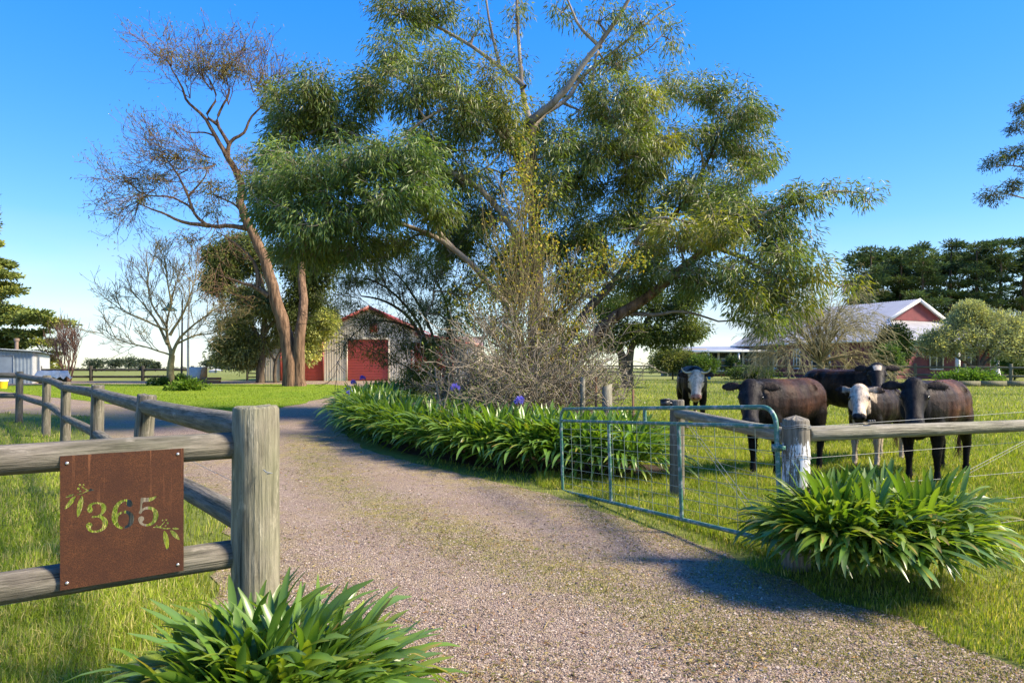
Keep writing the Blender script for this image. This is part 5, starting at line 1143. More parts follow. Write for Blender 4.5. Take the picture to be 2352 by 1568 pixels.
# right hand trunks, red brown
T.limb([gb_ + [.15, .1, 0], u(1300, 840, -.3), u(1350, 790, -.6), u(1420, 725, -1.0), u(1490, 680, -1.3), u(1560, 620, -1.6), u(1650, 560, -1.8), u(1750, 520, -1.9)], .22, .05, 20, .05, M['bark_red'])
T.limb([u(1260, 860), u(1330, 740, .3), u(1390, 670, .6), u(1450, 600, .8), u(1560, 480, 1.1), u(1620, 380, 1.2), u(1660, 290, 1.2)], .15, .025, 18, .06, M['bark_dark'])
T.limb([u(1230, 480), u(1310, 420, .3), u(1390, 360, .4), u(1450, 300, .4), u(1480, 230, .4)], .09, .02, 14, .06, M['bark_dark'])
T.limb([u(1430, 720, -1), u(1500, 722, -1.2), u(1570, 715, -1.4), u(1650, 738, -1.5)], .06, .02, 10)
T.limb([u(1650, 560, -1.8), u(1730, 500, -1.8), u(1830, 465, -1.7), u(1920, 440, -1.6), u(1990, 445, -1.5)], .06, .015, 12)
T.limb([u(1640, 565, -1.8), u(1720, 600, -2.2), u(1790, 640, -2.5), u(1850, 660, -2.6)], .06, .015, 10)
T.limb([u(1460, 560, -1.2), u(1490, 510, -1.6), u(1530, 500, -1.8), u(1600, 515, -2.0)], .05, .02, 10)
# left limbs
T.limb([gb_ + [-.1, 0, 0], u(1190, 760), u(1130, 660, -.3), u(1040, 570, -.7), u(940, 520, -1.1), u(830, 490, -1.5), u(720, 430, -1.8)], .11, .025, 20)
T.limb([u(1225, 600), u(1120, 450, -.3), u(1000, 380, -.8), u(860, 330, -1.0), u(740, 270, -1.0), u(690, 200, -1)], .09, .02, 18)
T.limb([u(1040, 570, -.7), u(1000, 520, -.9), u(985, 470, -1.1), u(960, 430, -1.3)], .06, .02, 8)
def gum(cx, cy, rx, ry, dd=0, tints=GUM, dens=1.0, depth=None, per=105, prad=.36, L=(.10, .19), w=(.019, .034), droop=.6, out=.5, spread=1.05, **k):
    d = DT + dd; c = U(cx, cy, d); rx, ry = rx / FPX * d, ry / FPX * d; rd = depth or (.5 * (rx + ry) + .35)
    n = max(3, int((rx * ry * rd) ** .6666 * 27 * dens)); T.mass(c, (rx, rd, ry), n, per, prad, L, w, tints, droop, out, spread=spread, **k)
for a in [(930, 25, 90, 55, .5), (905, 120, 65, 60, -.6), (1010, 150, 75, 75, -1), (950, 215, 95, 55, -1.2), (860, 200, 40, 60, -.8), (1070, 235, 60, 55, -1.2), (1130, 190, 45, 45, -.6, GUMY),
          (1010, 20, 60, 40, .6), (1060, 290, 70, 45, -1), (1170, 250, 60, 50, -.8, GUMY), (1160, 320, 70, 50, -.4)]: gum(*a, dens=1.25)
for a in [(720, 225, 80, 70, -1, GUM), (665, 300, 65, 85, -1, GUM), (770, 300, 80, 70, -.6, GUM), (640, 400, 55, 80, -1.3, GUMB), (835, 220, 35, 50, -.8),
          (720, 400, 110, 75, -2.3, GUMB), (830, 375, 100, 60, -2.5, GUMB), (930, 350, 80, 60, -2.3, GUMB), (650, 500, 65, 75, -2, GUMB), (760, 500, 100, 80, -2.4, GUMB), (880, 470, 90, 75, -2.6, GUMB), (965, 420, 55, 70, -2.3, GUMB), (700, 575, 80, 40, -1.8, GUM), (820, 580, 90, 40, -1.5, GUM), (900, 560, 70, 40, -1, GUM), (620, 450, 40, 60, -1.6, GUMB), (1000, 480, 50, 50, -1.6, GUM)]: gum(*a, dens=1.75)
for a in [(1060, 400, 80, 60, -.4), (1110, 500, 70, 70, .4), (1040, 560, 80, 50, .6), (1280, 330, 55, 60, -.5), (1260, 430, 45, 70, -.6), (1330, 420, 60, 50, .5), (1250, 560, 55, 60, .8), (1330, 540, 60, 60, .8), (1170, 600, 60, 60, 1.4), (1380, 600, 50, 50, 1.2), (1300, 650, 55, 50, 1.2)]: gum(*a, dens=1.1)
for x_ in range(1010, 1520, 75):
    for y_ in range(330, 700, 80):
        gum(x_ + T.R.uniform(-25, 25), y_ + T.R.uniform(-25, 25), 50, 45, T.R.uniform(.8, 2.6), GUM if T.R.random() < .6 else GUMY, dens=.36)
for a in [(1400, 250, 85, 70, .2), (1480, 230, 75, 65, .4, GUMY), (1440, 340, 85, 75, .2), (1520, 330, 50, 70, .4, GUMY), (1370, 350, 60, 60, -.3), (1480, 420, 80, 60, .8), (1580, 440, 80, 60, .8),
          (1690, 260, 85, 80, 1.2, GUM), (1620, 215, 35, 40, 1.2), (1725, 340, 50, 60, 1.2), (1640, 340, 45, 60, 1.2), (1690, 430, 70, 55, .4), (1640, 500, 90, 60, -.6), (1560, 540, 80, 60, -1.6, GUMY), (1650, 540, 75, 55, -2.4, GUMY), (1500, 560, 70, 55, -.8), (1440, 500, 70, 60, 1.0),
          (1740, 500, 90, 65, -1.5), (1810, 560, 65, 60, -1.8), (1560, 620, 90, 40, -1.8), (1460, 640, 70, 35, -1.2), (1840, 460, 60, 38, -1.7), (1790, 620, 80, 60, -2.4, GUM), (1720, 680, 70, 50, -2.4, GUMY), (1810, 680, 75, 60, -2.6, GUMY), (1860, 620, 35, 45, -2.6, GUMY), (1700, 620, 70, 50, -2.2), (1760, 740, 50, 35, -2.6), (1620, 650, 50, 40, -2.0)]: gum(*a, dens=1.3)
for a in [(1920, 440, 60, 28, -1.6), (1985, 462, 32, 22, -1.5), (1955, 655, 28, 30, -2.6, GUMY), (1545, 80, 30, 48, 1), (1470, 35, 70, 45, .6), (1370, 30, 55, 40, -.5), (1290, 20, 45, 30, -.5), (1180, 25, 40, 45, .3), (1090, 60, 45, 35, .5), (1420, 110, 50, 35, .6), (1195, 140, 35, 35, .2), (1300, 180, 45, 40, .8), (1350, 250, 50, 35, .6)]: gum(*a, dens=.72, per=70)
for _ in range(64):
    x_, y_ = T.R.uniform(880, 1780), T.R.uniform(60, 640)
    if abs(x_ - 1330) / 520 + abs(y_ - 430) / 420 > 1.02: continue
    gum(x_, y_, 48, 42, T.R.uniform(-.6, 2.4), GUM if T.R.random() < .65 else GUMY, dens=.5)
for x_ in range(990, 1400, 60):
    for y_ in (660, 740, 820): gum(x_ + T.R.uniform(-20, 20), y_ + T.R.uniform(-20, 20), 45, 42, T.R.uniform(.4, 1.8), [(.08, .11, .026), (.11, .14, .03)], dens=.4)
T.finish(M['bark_gum'])

# --- brown barked gum on the left
DB = 36.0; Zc = lambda x, y: ((300 + x / 1.568) / 1.2079, (100 + y / 1.568) / 1.2079)
T = Tree('gum_tree', (*U(675, 886, DB)[:2], gz(0, DB)), 'tall half bare gum with a thick twin trunk of rough red brown bark', 'tree', None, 42, M['bark_red'], M['leaf_dull'])
v = lambda x, y, dd=0: U(*Zc(x, y), DB + dd)
T.limb([v(795, 1530), v(790, 1400), v(772, 1290), v(742, 1190), v(715, 1100), v(690, 1000), v(640, 880), v(600, 800), v(575, 720), v(580, 640), v(545, 570), v(515, 520)], .42, .14, 30, .05)
T.limb([v(832, 1530), v(828, 1400), v(842, 1260), v(850, 1150, .5), v(840, 1020, 1), v(860, 900, 1.5)], .36, .16, 16, .05)
T.limb([v(515, 520), v(470, 440), v(410, 345), v(345, 285), v(320, 220), v(280, 150), v(250, 90)], .13, .02, 18)
T.limb([v(520, 520), v(532, 460), v(590, 420), v(625, 350), v(700, 280), v(740, 240)], .12, .02, 16)
T.limb([v(525, 470), v(475, 380), v(490, 320), v(525, 250), v(510, 170), v(500, 110)], .10, .02, 14)
T.limb([v(475, 385), v(430, 345), v(470, 270), v(440, 190), v(400, 140)], .09, .02, 12)
T.limb([v(605, 835), v(520, 825), v(440, 825), v(390, 790), v(350, 740), v(270, 700), v(160, 690), v(80, 630)], .14, .02, 20)
T.limb([v(440, 825), v(330, 812), v(250, 775), v(180, 750), v(120, 720)], .12, .02, 12)
T.limb([v(370, 760), v(340, 680), v(300, 600), v(250, 530), v(200, 510)], .08, .015, 12)
T.limb([v(345, 700), v(400, 640), v(430, 590), v(400, 540)], .06, .015, 10)
T.limb([v(700, 1130), v(640, 1090), v(600, 1080), v(540, 1060), v(480, 1040)], .16, .03, 12)
T.limb([v(655, 1090), v(640, 1000), v(600, 940), v(520, 880), v(470, 850)], .13, .02, 12)
T.limb([v(595, 800), v(560, 740), v(480, 700), v(420, 680)], .08, .02, 10)
T.limb([v(470, 440), v(420, 420), v(350, 420), v(310, 400)], .06, .015, 10)
BRN = [(.20, .175, .055), (.17, .18, .05), (.15, .17, .045), (.26, .18, .06)]
tips = [v(*p) for p in [(250, 90), (330, 230), (400, 140), (440, 190), (500, 110), (525, 250), (700, 280), (740, 240), (650, 200), (80, 630), (160, 690), (200, 510), (250, 530), (300, 600), (400, 540), (430, 590), (120, 720), (470, 850), (480, 1040), (420, 680), (600, 620)]]
for q in tips:
    for _ in range(4):
        en_ = T.bare(q - nz(q - v(515, 520)) * .6, nz(q - v(520, 560)) + T.R.normal(0, .35, 3), 1.35, .026, 4, [4, 3, 2], .55, .1, (.55, .85), 5, .2, rmin=.010)
        en_ = np.repeat(en_, 2, 0) + T.R.normal(0, .16, (len(en_) * 2, 3)); T.leaves(en_, T.R.normal(0, .7, en_.shape) - [0, 0, .5], T.R.uniform(.12, .22, len(en_)), T.R.uniform(.03, .05, len(en_)), np.array(BRN)[T.R.integers(0, 4, len(en_))])
for a in [(260, 90, 60, 35), (440, 120, 70, 45), (530, 110, 55, 45), (490, 170, 70, 40), (650, 190, 55, 50), (590, 140, 40, 40), (350, 130, 40, 40), (100, 630, 40, 28), (190, 620, 50, 30), (230, 520, 45, 30), (310, 520, 55, 35), (400, 530, 50, 40), (480, 690, 60, 45), (440, 750, 40, 35), (350, 880, 35, 25), (600, 520, 40, 50), (620, 600, 40, 50), (690, 260, 35, 35), (480, 650, 40, 30), (140, 700, 40, 20)]:
    q = v(a[0], a[1]); T.mass(q, (a[2] * 36 / 1568 / 1.9, .7, a[3] * 36 / 1568 / 1.9), 8, 42, .5, (.12, .22), (.03, .05), BRN, .5, .3, .025, twr=.014)
T.finish(M['bark_red'])
# loose bare twigs hanging inside belong to the green tree behind it
T = Tree('olive_green_tree', (*U(598, 883, 41)[:2], gz(0, 41)), 'rounded dull green tree with pale fluffy foliage left of the cream shed', 'tree', None, 43, M['bark_dark'], M['leaf_dull'])
e = lambda x, y, dd=0: U(x, y, 41 + dd)
bb = e(598, 883); bb[2] = gz(0, 41) - .05
T.limb([bb, e(600, 840), e(603, 780), e(610, 700), e(600, 640)], .26, .1, 12)
T.limb([e(602, 790), e(570, 730), e(540, 660), e(520, 610)], .14, .05, 10); T.limb([e(604, 770), e(660, 700), e(700, 640)], .13, .05, 10)
q = e(632, 880); q[2] = gz(0, 41); T.limb([q, e(633, 830), e(655, 790), e(690, 740)], .10, .04, 10); T.limb([e(634, 835), e(615, 800), e(605, 770)], .08, .04, 8)
OLV = [(.21, .225, .095), (.24, .25, .10), (.17, .19, .075)]; DKG = [(.10, .135, .045), (.13, .16, .05)]; PAL = [(.38, .40, .14), (.33, .36, .12), (.28, .31, .10)]
for a in [(545, 760, 50, 45, 0, OLV), (520, 800, 28, 32, 0, OLV), (590, 790, 50, 30, .5, OLV), (600, 700, 60, 50, 0, OLV), (650, 740, 50, 50, .5, OLV), (560, 690, 50, 45, 0, OLV), (520, 610, 40, 45, .5, DKG), (500, 590, 25, 30, .5, DKG), (550, 560, 45, 40, .5, DKG), (500, 650, 30, 30, .6, DKG), (600, 600, 60, 50, 1, DKG), (680, 610, 50, 55, -1, [(.06, .085, .02), (.085, .11, .025)]), (720, 660, 45, 50, -1, [(.06, .085, .02), (.085, .11, .025)]), (690, 700, 45, 50, -1, [(.075, .10, .022), (.10, .12, .03)]), (740, 600, 40, 50, -1, DKG), (725, 760, 38, 35, 1.5, PAL), (700, 800, 35, 28, 1.5, PAL), (745, 730, 26, 22, 1.5, PAL), (560, 820, 28, 16, 0, OLV)]:
    d = 41 + a[4]; T.mass(U(a[0], a[1], d), (a[2] * d / FPX, 1.0, a[3] * d / FPX), 24, 170, .58, (.14, .26), (.045, .085), a[5], .35, .35, .04, twr=.016)
T.finish(M['bark_dark'])

# --- feathery wattle hanging in front of the shed
T = Tree('wattle_tree', (*U(1010, 905, 19)[:2], gz(0, 19)), 'dark feathery wattle with arching branches hanging before the shed doors', 'tree', None, 44, M['bark_dark'], M['leaf_dull'])
e = lambda x, y, dd=0: U(x, y, 19 + dd); bb = e(1012, 905); bb[2] = gz(0, 19) - .05
WAT = [(.075, .105, .026), (.095, .125, .03), (.06, .085, .022)]
T.limb([bb, e(990, 830), e(965, 770), e(930, 720), e(880, 690), e(830, 680)], .09, .02, 14); T.limb([e(985, 815), e(960, 740), e(900, 670), e(840, 640), e(790, 640)], .06, .012, 14)
T.limb([e(1000, 850), e(990, 760), e(950, 680), e(900, 620), e(850, 600)], .06, .012, 14); T.limb([bb, e(1030, 820), e(1030, 720), e(1000, 640), e(960, 590)], .07, .015, 14); T.limb([e(960, 760), e(905, 740), e(850, 740), e(810, 770)], .04, .01, 12); T.limb([bb, e(960, 860), e(930, 840), e(900, 830)], .04, .01, 10)
for P, r in list(T.limbs):
    for k in range(3, len(P), 2): T.bare(P[k], nz(P[-1] - P[0]) + T.R.normal(0, .5, 3), .9, .014, 4, [3, 3, 2], .5, .1, (.55, .85), 5, .12, rmin=.006)
for a in [(800, 790, 25, 30), (830, 750, 30, 28), (860, 730, 35, 25), (900, 730, 40, 30), (880, 770, 28, 25), (920, 790, 30, 35), (860, 815, 24, 14), (900, 820, 28, 14), (940, 740, 40, 40), (970, 800, 40, 40), (960, 850, 40, 30), (1000, 700, 50, 50), (930, 660, 50, 40), (860, 640, 45, 30), (800, 640, 35, 30), (780, 700, 30, 22), (1010, 620, 45, 45), (1040, 760, 40, 50), (950, 600, 45, 35), (815, 700, 35, 20), (1000, 860, 45, 30), (940, 880, 40, 18)]:
    q = e(a[0], a[1], T.R.uniform(-.8, .8)); T.mass(q, (a[2] * 19 / FPX, .45, a[3] * 19 / FPX), 15 if a[0] > 955 else (13 if a[1] < 690 else 5), 115, .27, (.06, .13), (.011, .02), WAT, .5, .3, .012, twr=.006)
T.finish(M['bark_dark'])

# --- tangled bare shrub and yellow leaved pear behind the hedge
T = Tree('bare_shrub', (*U(1130, 930, 12.6)[:2], gz(0, 12.6)), 'dense tangled grey leafless shrub rising from the strap leaf hedge', 'shrub', None, 45, M['bark_twig'], M['leaf_dull'])
YEL = [(.42, .38, .04), (.48, .35, .04), (.26, .30, .05), (.20, .25, .05)]
for k in range(40):
    x = T.R.uniform(1050, 1300); d = 12.6 + T.R.uniform(-.8, 1.2); q = U(x, 900, d); q[2] = gz(0, d); lean_ = (x - 1165) / 330
    ends = T.bare(q, (lean_ * .7 + T.R.normal(0, .2), T.R.normal(0, .3), 1.0), T.R.uniform(.7, 1.35), T.R.uniform(.016, .03), 5, [4, 4, 3, 2], .66, .06, (.5, .85), 6, .22, rmin=.0055)
    ends = np.repeat(ends, 3, 0) + T.R.normal(0, .05, (len(ends) * 3, 3)); n = len(ends); m = T.R.random(n) < .45; c = ends[m]; T.leaves(c, T.R.normal(0, 1, c.shape) + [0, 0, -.3], T.R.uniform(.025, .055, len(c)), T.R.uniform(.018, .036, len(c)), np.array([(.22, .22, .06), (.40, .37, .26), (.16, .20, .04)])[T.R.integers(0, 3, len(c))])
for x, y, dx in ((1100, 925, -.9), (1120, 930, -.6), (1160, 925, .9), (1180, 915, .5), (1215, 935, .1), (1130, 928, .3)):
    q = U(x, y, 12.3); q[2] = gz(0, 12.3); T.limb([q, q + [dx * .35, .1, .35], q + [dx * .8, .2, .75], q + [dx * .9, .2, 1.4]], .05, .02, 10)
T.finish(M['bark_twig'])
T = Tree('pear_tree', (*U(1215, 920, 13.2)[:2], gz(0, 13.2)), 'thin upright tree with scattered small yellow autumn leaves in front of the gum trunk', 'tree', None, 46, M['bark_lichen'], M['leaf_dull'])
for k in range(11):
    x = T.R.uniform(1120, 1300); d = 13.2 + T.R.uniform(-.4, .6); q = U(x, 900, d); q[2] = gz(0, d)
    ends = T.bare(q, (T.R.normal((1205 - x) / 900, .09), T.R.normal(0, .08), 1.0), T.R.uniform(1.6, 2.7), .018, 4, [6, 4, 3], .55, .25, (.35, .65), 7, .07, .35, rmin=.004)
    n = len(ends); rep = np.repeat(ends, 3, 0) + T.R.normal(0, .05, (n * 3, 3)); m = T.R.random(len(rep)) < .6; c = rep[m]
    T.leaves(c, T.R.normal(0, 1, c.shape) + [0, 0, -.4], T.R.uniform(.035, .065, len(c)), T.R.uniform(.025, .045, len(c)), np.array(YEL)[T.R.integers(0, 4, len(c))] * T.R.uniform(.7, 1.2, (len(c), 1)))
for x, y, rx, ry in ((1205, 360, 26, 60), (1215, 480, 55, 70), (1195, 420, 40, 50), (1185, 570, 75, 55), (1130, 640, 60, 40), (1080, 700, 60, 50), (1240, 560, 50, 45), (1400, 590, 60, 40), (1340, 640, 60, 45), (1460, 600, 40, 25), (1310, 740, 55, 50), (1290, 830, 50, 50)):
    q = U(x, y, 13.2); n = int(rx * ry * .11); c = q + T.R.normal(0, .5, (n, 3)) * [rx * 13.2 / FPX, .3, ry * 13.2 / FPX]; T.leaves(c, T.R.normal(0, 1, c.shape) + [0, 0, -.4], T.R.uniform(.045, .08, n), T.R.uniform(.03, .055, n), np.array(YEL)[T.R.integers(0, 4, n)] * T.R.uniform(.6, 1.2, (n, 1)))
    a_, _ = T.anchor(q); T.tw.append(np.array([spline([a_ + T.R.normal(0, .05, 3), (a_ + q) / 2 + T.R.normal(0, .1, 3), q + T.R.normal(0, .6, 3) * [rx * 13.2 / FPX, .3, ry * 13.2 / FPX]], 6) for _ in range(14)])); T.twr.append(np.tile(np.linspace(.01, .003, 6), (14, 1)))
T.finish(M['bark_lichen'])
T = Tree('low_green_shrub', (*U(950, 900, 17.5)[:2], gz(0, 17.5)), 'low fine leaved green shrub at the foot of the wattle', 'shrub', None, 47, M['bark_dark'], M['leaf_dull'])
q = U(950, 900, 17.5); q[2] = gz(0, 17.5); T.limb([q, q + [0, 0, .4]], .03, .02)
for x, y in ((940, 885), (970, 880), (1000, 885), (1240, 905), (1280, 900), (1030, 895), (1310, 895)):
    d = 17.0 if x < 1100 else 13.6; T.mass(U(x, y, d), (.4, .4, .35), 10, 90, .22, (.04, .09), (.012, .022), [(.05, .08, .015), (.075, .11, .02)], -.1, .4, .01 if x < 1100 else 0, twr=.005)
T.finish(M['bark_dark'])

# --- bare trees on the far left
T = Tree('bare_tree', (*U(392, 883, 37)[:2], gz(0, 37)), 'leafless spreading tree with lichen covered branches by the flagpole', 'tree', None, 48, M['bark_lichen'], M['leaf_dull'])
e = lambda x, y, dd=0: U(x, y, 37 + dd); bb = e(392, 884); bb[2] = gz(0, 37) - .05
T.limb([bb, e(391, 850), e(395, 815)], .22, .15, 8, .02)
for pts, r in (([(395, 815), (385, 780), (383, 740), (395, 690), (405, 640)], .11), ([(395, 815), (410, 780), (440, 750), (480, 720), (510, 700)], .10), ([(393, 815), (370, 808), (330, 795), (285, 785), (255, 770)], .06), ([(385, 790), (360, 740), (330, 700), (300, 665)], .09), ([(390, 770), (420, 720), (440, 670), (450, 630)], .08), ([(383, 750), (350, 700), (340, 650), (345, 610)], .07), ([(385, 760), (330, 735), (285, 715), (250, 690)], .07), ([(405, 790), (450, 770), (490, 765), (515, 745)], .06), ([(395, 700), (385, 650), (380, 610)], .06)):
    dd = T.R.uniform(-1.2, 1.2); P = T.limb([e(x, y, dd * i / 3) for i, (x, y) in enumerate(pts)], r, .018, 12)
    for k in range(3, 12): T.bare(P[k], nz(P[min(k + 1, 11)] - P[k - 1]) + T.R.normal(0, .55, 3) + [0, 0, .1], .85, .024, 4, [4, 3, 2], .5, .15, (.5, .85), 5, .13, rmin=.010)
T.finish(M['bark_lichen'])
T = Tree('bare_shrub', (*U(157, 874, 43)[:2], gz(0, 43)), 'leafless reddish many stemmed shrub behind the left fence corner', 'shrub', None, 49, M['bark_redtwig'], M['leaf_dull'])
bb = U(157, 874, 43); bb[2] = gz(0, 43) - .03
for k in range(9): T.bare(bb + T.R.normal(0, .12, 3) * [1, 1, 0], (T.R.normal(0, .38), T.R.normal(0, .3), 1), 1.7, .045, 5, [4, 3, 3, 2], .36, .3, (.5, .75), 6, .12, rmin=.012)
T.finish(M['bark_redtwig'])
for nm, x, y, d, rw, hh_, lab in (('round_bush', 430, 889, 31, 1.0, .42, 'low round bright green bush alone on the lawn'), ('garden_plant', 372, 880, 37, .7, .3, 'dark green low plants round the foot of the bare tree'), ('garden_plant', 412, 876, 39.5, .6, .5, 'dark upright leafy plant beside the flagpole base')):
    T = Tree(nm, (*U(x, y, d)[:2], gz(0, d)), lab, 'bush', None, int(x), M['bark_dark'], M['leaf_dull']); q = U(x, y, d); q[2] = gz(0, d); T.limb([q, q + [0, 0, .2]], .03, .02); T.mass(q + [0, 0, hh_ * .45], (rw * .8, rw * .6, hh_ * .55), 26, 60, .22, (.1, .2), (.05, .09), [(.09, .16, .015), (.12, .20, .02)] if nm == 'round_bush' else [(.04, .085, .02), (.06, .11, .025)], -.3, .5, 0, twr=.006); T.finish()

# --- conifers
def conifer(name, px, py, d, top, plates, label, seed, tints, group=None, trunk=.35, cat='tree', leaf=(.22, .42), per=120):
    base = U(px, py, d); base[2] = gz(0, d); T = Tree(name, base, label, cat, group, seed, M['bark_dark'], M['leaf_conifer'])
    tp_ = U(top[0], top[1], d); T.limb([base - [0, 0, .1], base * .5 + tp_ * .5 + T.R.normal(0, .15, 3), tp_], trunk, .06, 14, .03)
    for x, y, rx, ry, dd in plates:
        c = U(x, y, d + dd); T.mass(c, (rx * d / FPX, rx * d / FPX * .7, ry * d / FPX), max(6, int(rx * ry * (d / FPX) ** 2 * 8)), per, .75, leaf, (.09, .18), tints, -.25, .5, .05, .3, .26, True, 1.15, .02)
    return T.finish()
CYP = [(.17, .205, .048), (.13, .17, .044), (.20, .23, .052)]; PIN = [(.075, .12, .05), (.095, .14, .052), (.062, .10, .046)]
conifer('cypress_tree', -60, 880, 52, (-60, 380), [(-60, 560, 60, 40, 0), (-40, 600, 60, 22, 0), (-10, 625, 50, 16, -1), (-20, 655, 65, 16, 0), (10, 672, 55, 12, -1), (-30, 690, 80, 16, 0), (15, 708, 55, 12, -1), (-20, 730, 90, 16, 0), (35, 738, 55, 12, -1), (95, 725, 45, 7, -1), (110, 742, 40, 7, 0), (10, 765, 80, 16, 0), (70, 765, 50, 10, 0), (90, 790, 40, 10, 0), (30, 795, 60, 14, 1), (100, 815, 30, 14, 1), (100, 840, 26, 16, 1), (-60, 500, 55, 40, 0), (-70, 440, 40, 40, 0), (-110, 600, 60, 60, 0), (-110, 700, 80, 60, 0), (-80, 790, 80, 40, 0)], 'big layered cypress spreading over the grey shed at the left edge', 61, CYP, trunk=.6)
pines = [(2000, 600, 572), (2065, 610, 590), (2125, 590, 560), (2185, 580, 548), (2240, 590, 560), (2300, 575, 550), (2355, 560, 540), (2420, 570, 540)]
wh = ['first', 'second', 'third', 'fourth', 'fifth', 'sixth', 'seventh', 'eighth']
for i, (x, yb, yt) in enumerate(pines):
    R = np.random.default_rng(90 + i); pls = []
    for k in range(11):
        y = yt + 8 + k * 14 + R.uniform(-6, 6); wd = 22 + 16 * R.random() + (12 if k in (2, 3, 4, 5, 6, 7) else 0); 
        if x > 2150 and k > 6 and R.random() < .3: continue
        pls.append((x + R.uniform(-22, 22), y, wd, 9, R.uniform(-2.5, 2.5)))
    conifer('pine_tree', x, 850, 86 + R.uniform(-3, 3), (x + R.uniform(-6, 6), yt), pls, ('tall dark shelterbelt conifer behind the red house, %s from the left' % wh[i]), 70 + i, PIN, 'shelterbelt conifers behind the house', .4, per=60, leaf=(.35, .7))
b0_ = Tree('pine_hedge', (*U(2160, 850, 92)[:2], gz(0, 92)), 'dark low conifer growth filling in under the shelterbelt trees', 'hedge', None, 88, M['bark_dark'], M['leaf_conifer'])
q = U(2160, 850, 92); q[2] = gz(0, 92); b0_.limb([q, q + [0, 0, 3]], .2, .1)
for x in range(1980, 2480, 45): b0_.mass(U(x, 745 + 10 * math.sin(x), 91), (2.0, 1.5, 2.2), 22, 55, .9, (.4, .8), (.1, .2), PIN, -.2, .4, 0, .3, .6, False)
for x in range(1975, 2480, 34):
    for y in ((600, 640, 685) if x < 2170 else (610, 700)): b0_.mass(U(x + 9 * math.sin(x * y), y, 90), (1.7, 1.5, 1.5), 10, 60, .9, (.4, .8), (.12, .22), PIN, -.3, .4, 0, .3, .5, False)
b0_.finish()

# --- trees and shrubs round the house
T = Tree('garden_tree', (*U(1438, 868, 34)[:2], gz(0, 34)), 'dark green rounded tree with forked trunk behind the leaning gum limb', 'tree', None, 51, M['bark_dark'], M['leaf_dull'])
e = lambda x, y, dd=0: U(x, y, 34 + dd); bb = e(1440, 868); bb[2] = gz(0, 34) - .05
T.limb([bb, e(1432, 820), e(1405, 780), e(1395, 740)], .28, .1, 10); T.limb([bb + [.1, 0, 0], e(1450, 800), e(1480, 750), e(1500, 710)], .24, .1, 10); T.limb([bb, e(1425, 800), e(1440, 740)], .2, .1, 8)
for a in [(1395, 720, 35, 45), (1440, 700, 50, 45), (1500, 700, 50, 45), (1560, 710, 45, 45), (1545, 770, 50, 35), (1490, 765, 50, 30), (1590, 760, 30, 40), (1400, 780, 30, 28), (1450, 760, 40, 30), (1580, 680, 30, 30)]: T.mass(e(*a[:2]), (a[2] * 34 / FPX, .9, a[3] * 34 / FPX), 20, 130, .45, (.12, .21), (.04, .075), [(.07, .10, .025), (.09, .125, .03), (.12, .15, .035)], .2, .4, .04, twr=.012)
T.finish()
T = Tree('weeping_shrub', (*U(1885, 868, 41.5)[:2], gz(0, 41.5)), 'wide weeping leafless tree of fine pale twigs in front of the red house', 'tree', None, 52, M['bark_lichen'], M['leaf_dull'])
bb = U(1885, 868, 41.5); bb[2] = gz(0, 41.5) - .05; T.limb([bb, U(1885, 830, 41.5)], .25, .2)
for k in range(38):
    an = T.R.uniform(0, 2 * PI); el_ = T.R.uniform(.35, 1.5); dv = np.array([math.cos(an) * math.cos(el_) * 1.1, math.sin(an) * math.cos(el_) * .7, math.sin(el_)])
    T.bare(U(1885 + T.R.uniform(-8, 8), 832, 41.5), dv, T.R.uniform(2.2, 3.4), .06, 5, [5, 4, 3, 3], .5, -.28, (.45, .75), 6, .13, .4, rmin=.008)
T.finish(M['bark_straw'])
T = Tree('olive_tree', (*U(2245, 880, 40.5)[:2], gz(0, 40.5)), 'silvery grey green olive tree in front of the white house posts', 'tree', None, 53, M['bark_dark'], M['leaf_dull'])
e = lambda x, y, dd=0: U(x, y, 40.5 + dd); bb = e(2246, 876); bb[2] = gz(0, 40.5) - .05
for pts in ([(2246, 876), (2235, 845), (2200, 820), (2170, 800)], [(2248, 876), (2258, 840), (2285, 815), (2320, 795)], [(2247, 860), (2245, 820), (2235, 770)], [(2246, 850), (2270, 800), (2290, 760)]): T.limb([bb if i == 0 and y == 876 else e(x, y) for i, (x, y) in enumerate(pts)], .14, .04, 10)
SIL = [(.33, .35, .20), (.28, .30, .17), (.38, .40, .25)]
for a in [(2160, 775, 40, 28), (2200, 745, 40, 35), (2250, 740, 45, 35), (2300, 745, 40, 35), (2340, 760, 35, 35), (2180, 800, 40, 22), (2235, 785, 50, 30), (2300, 790, 50, 28), (2345, 800, 30, 25), (2140, 795, 20, 22), (2390, 780, 40, 35), (2225, 715, 25, 18)]: T.mass(e(*a[:2]), (a[2] * 40.5 / FPX, .8, a[3] * 40.5 / FPX), 24, 120, .42, (.12, .22), (.035, .06), SIL, -.35, .55, .03, twr=.012)
T.finish()
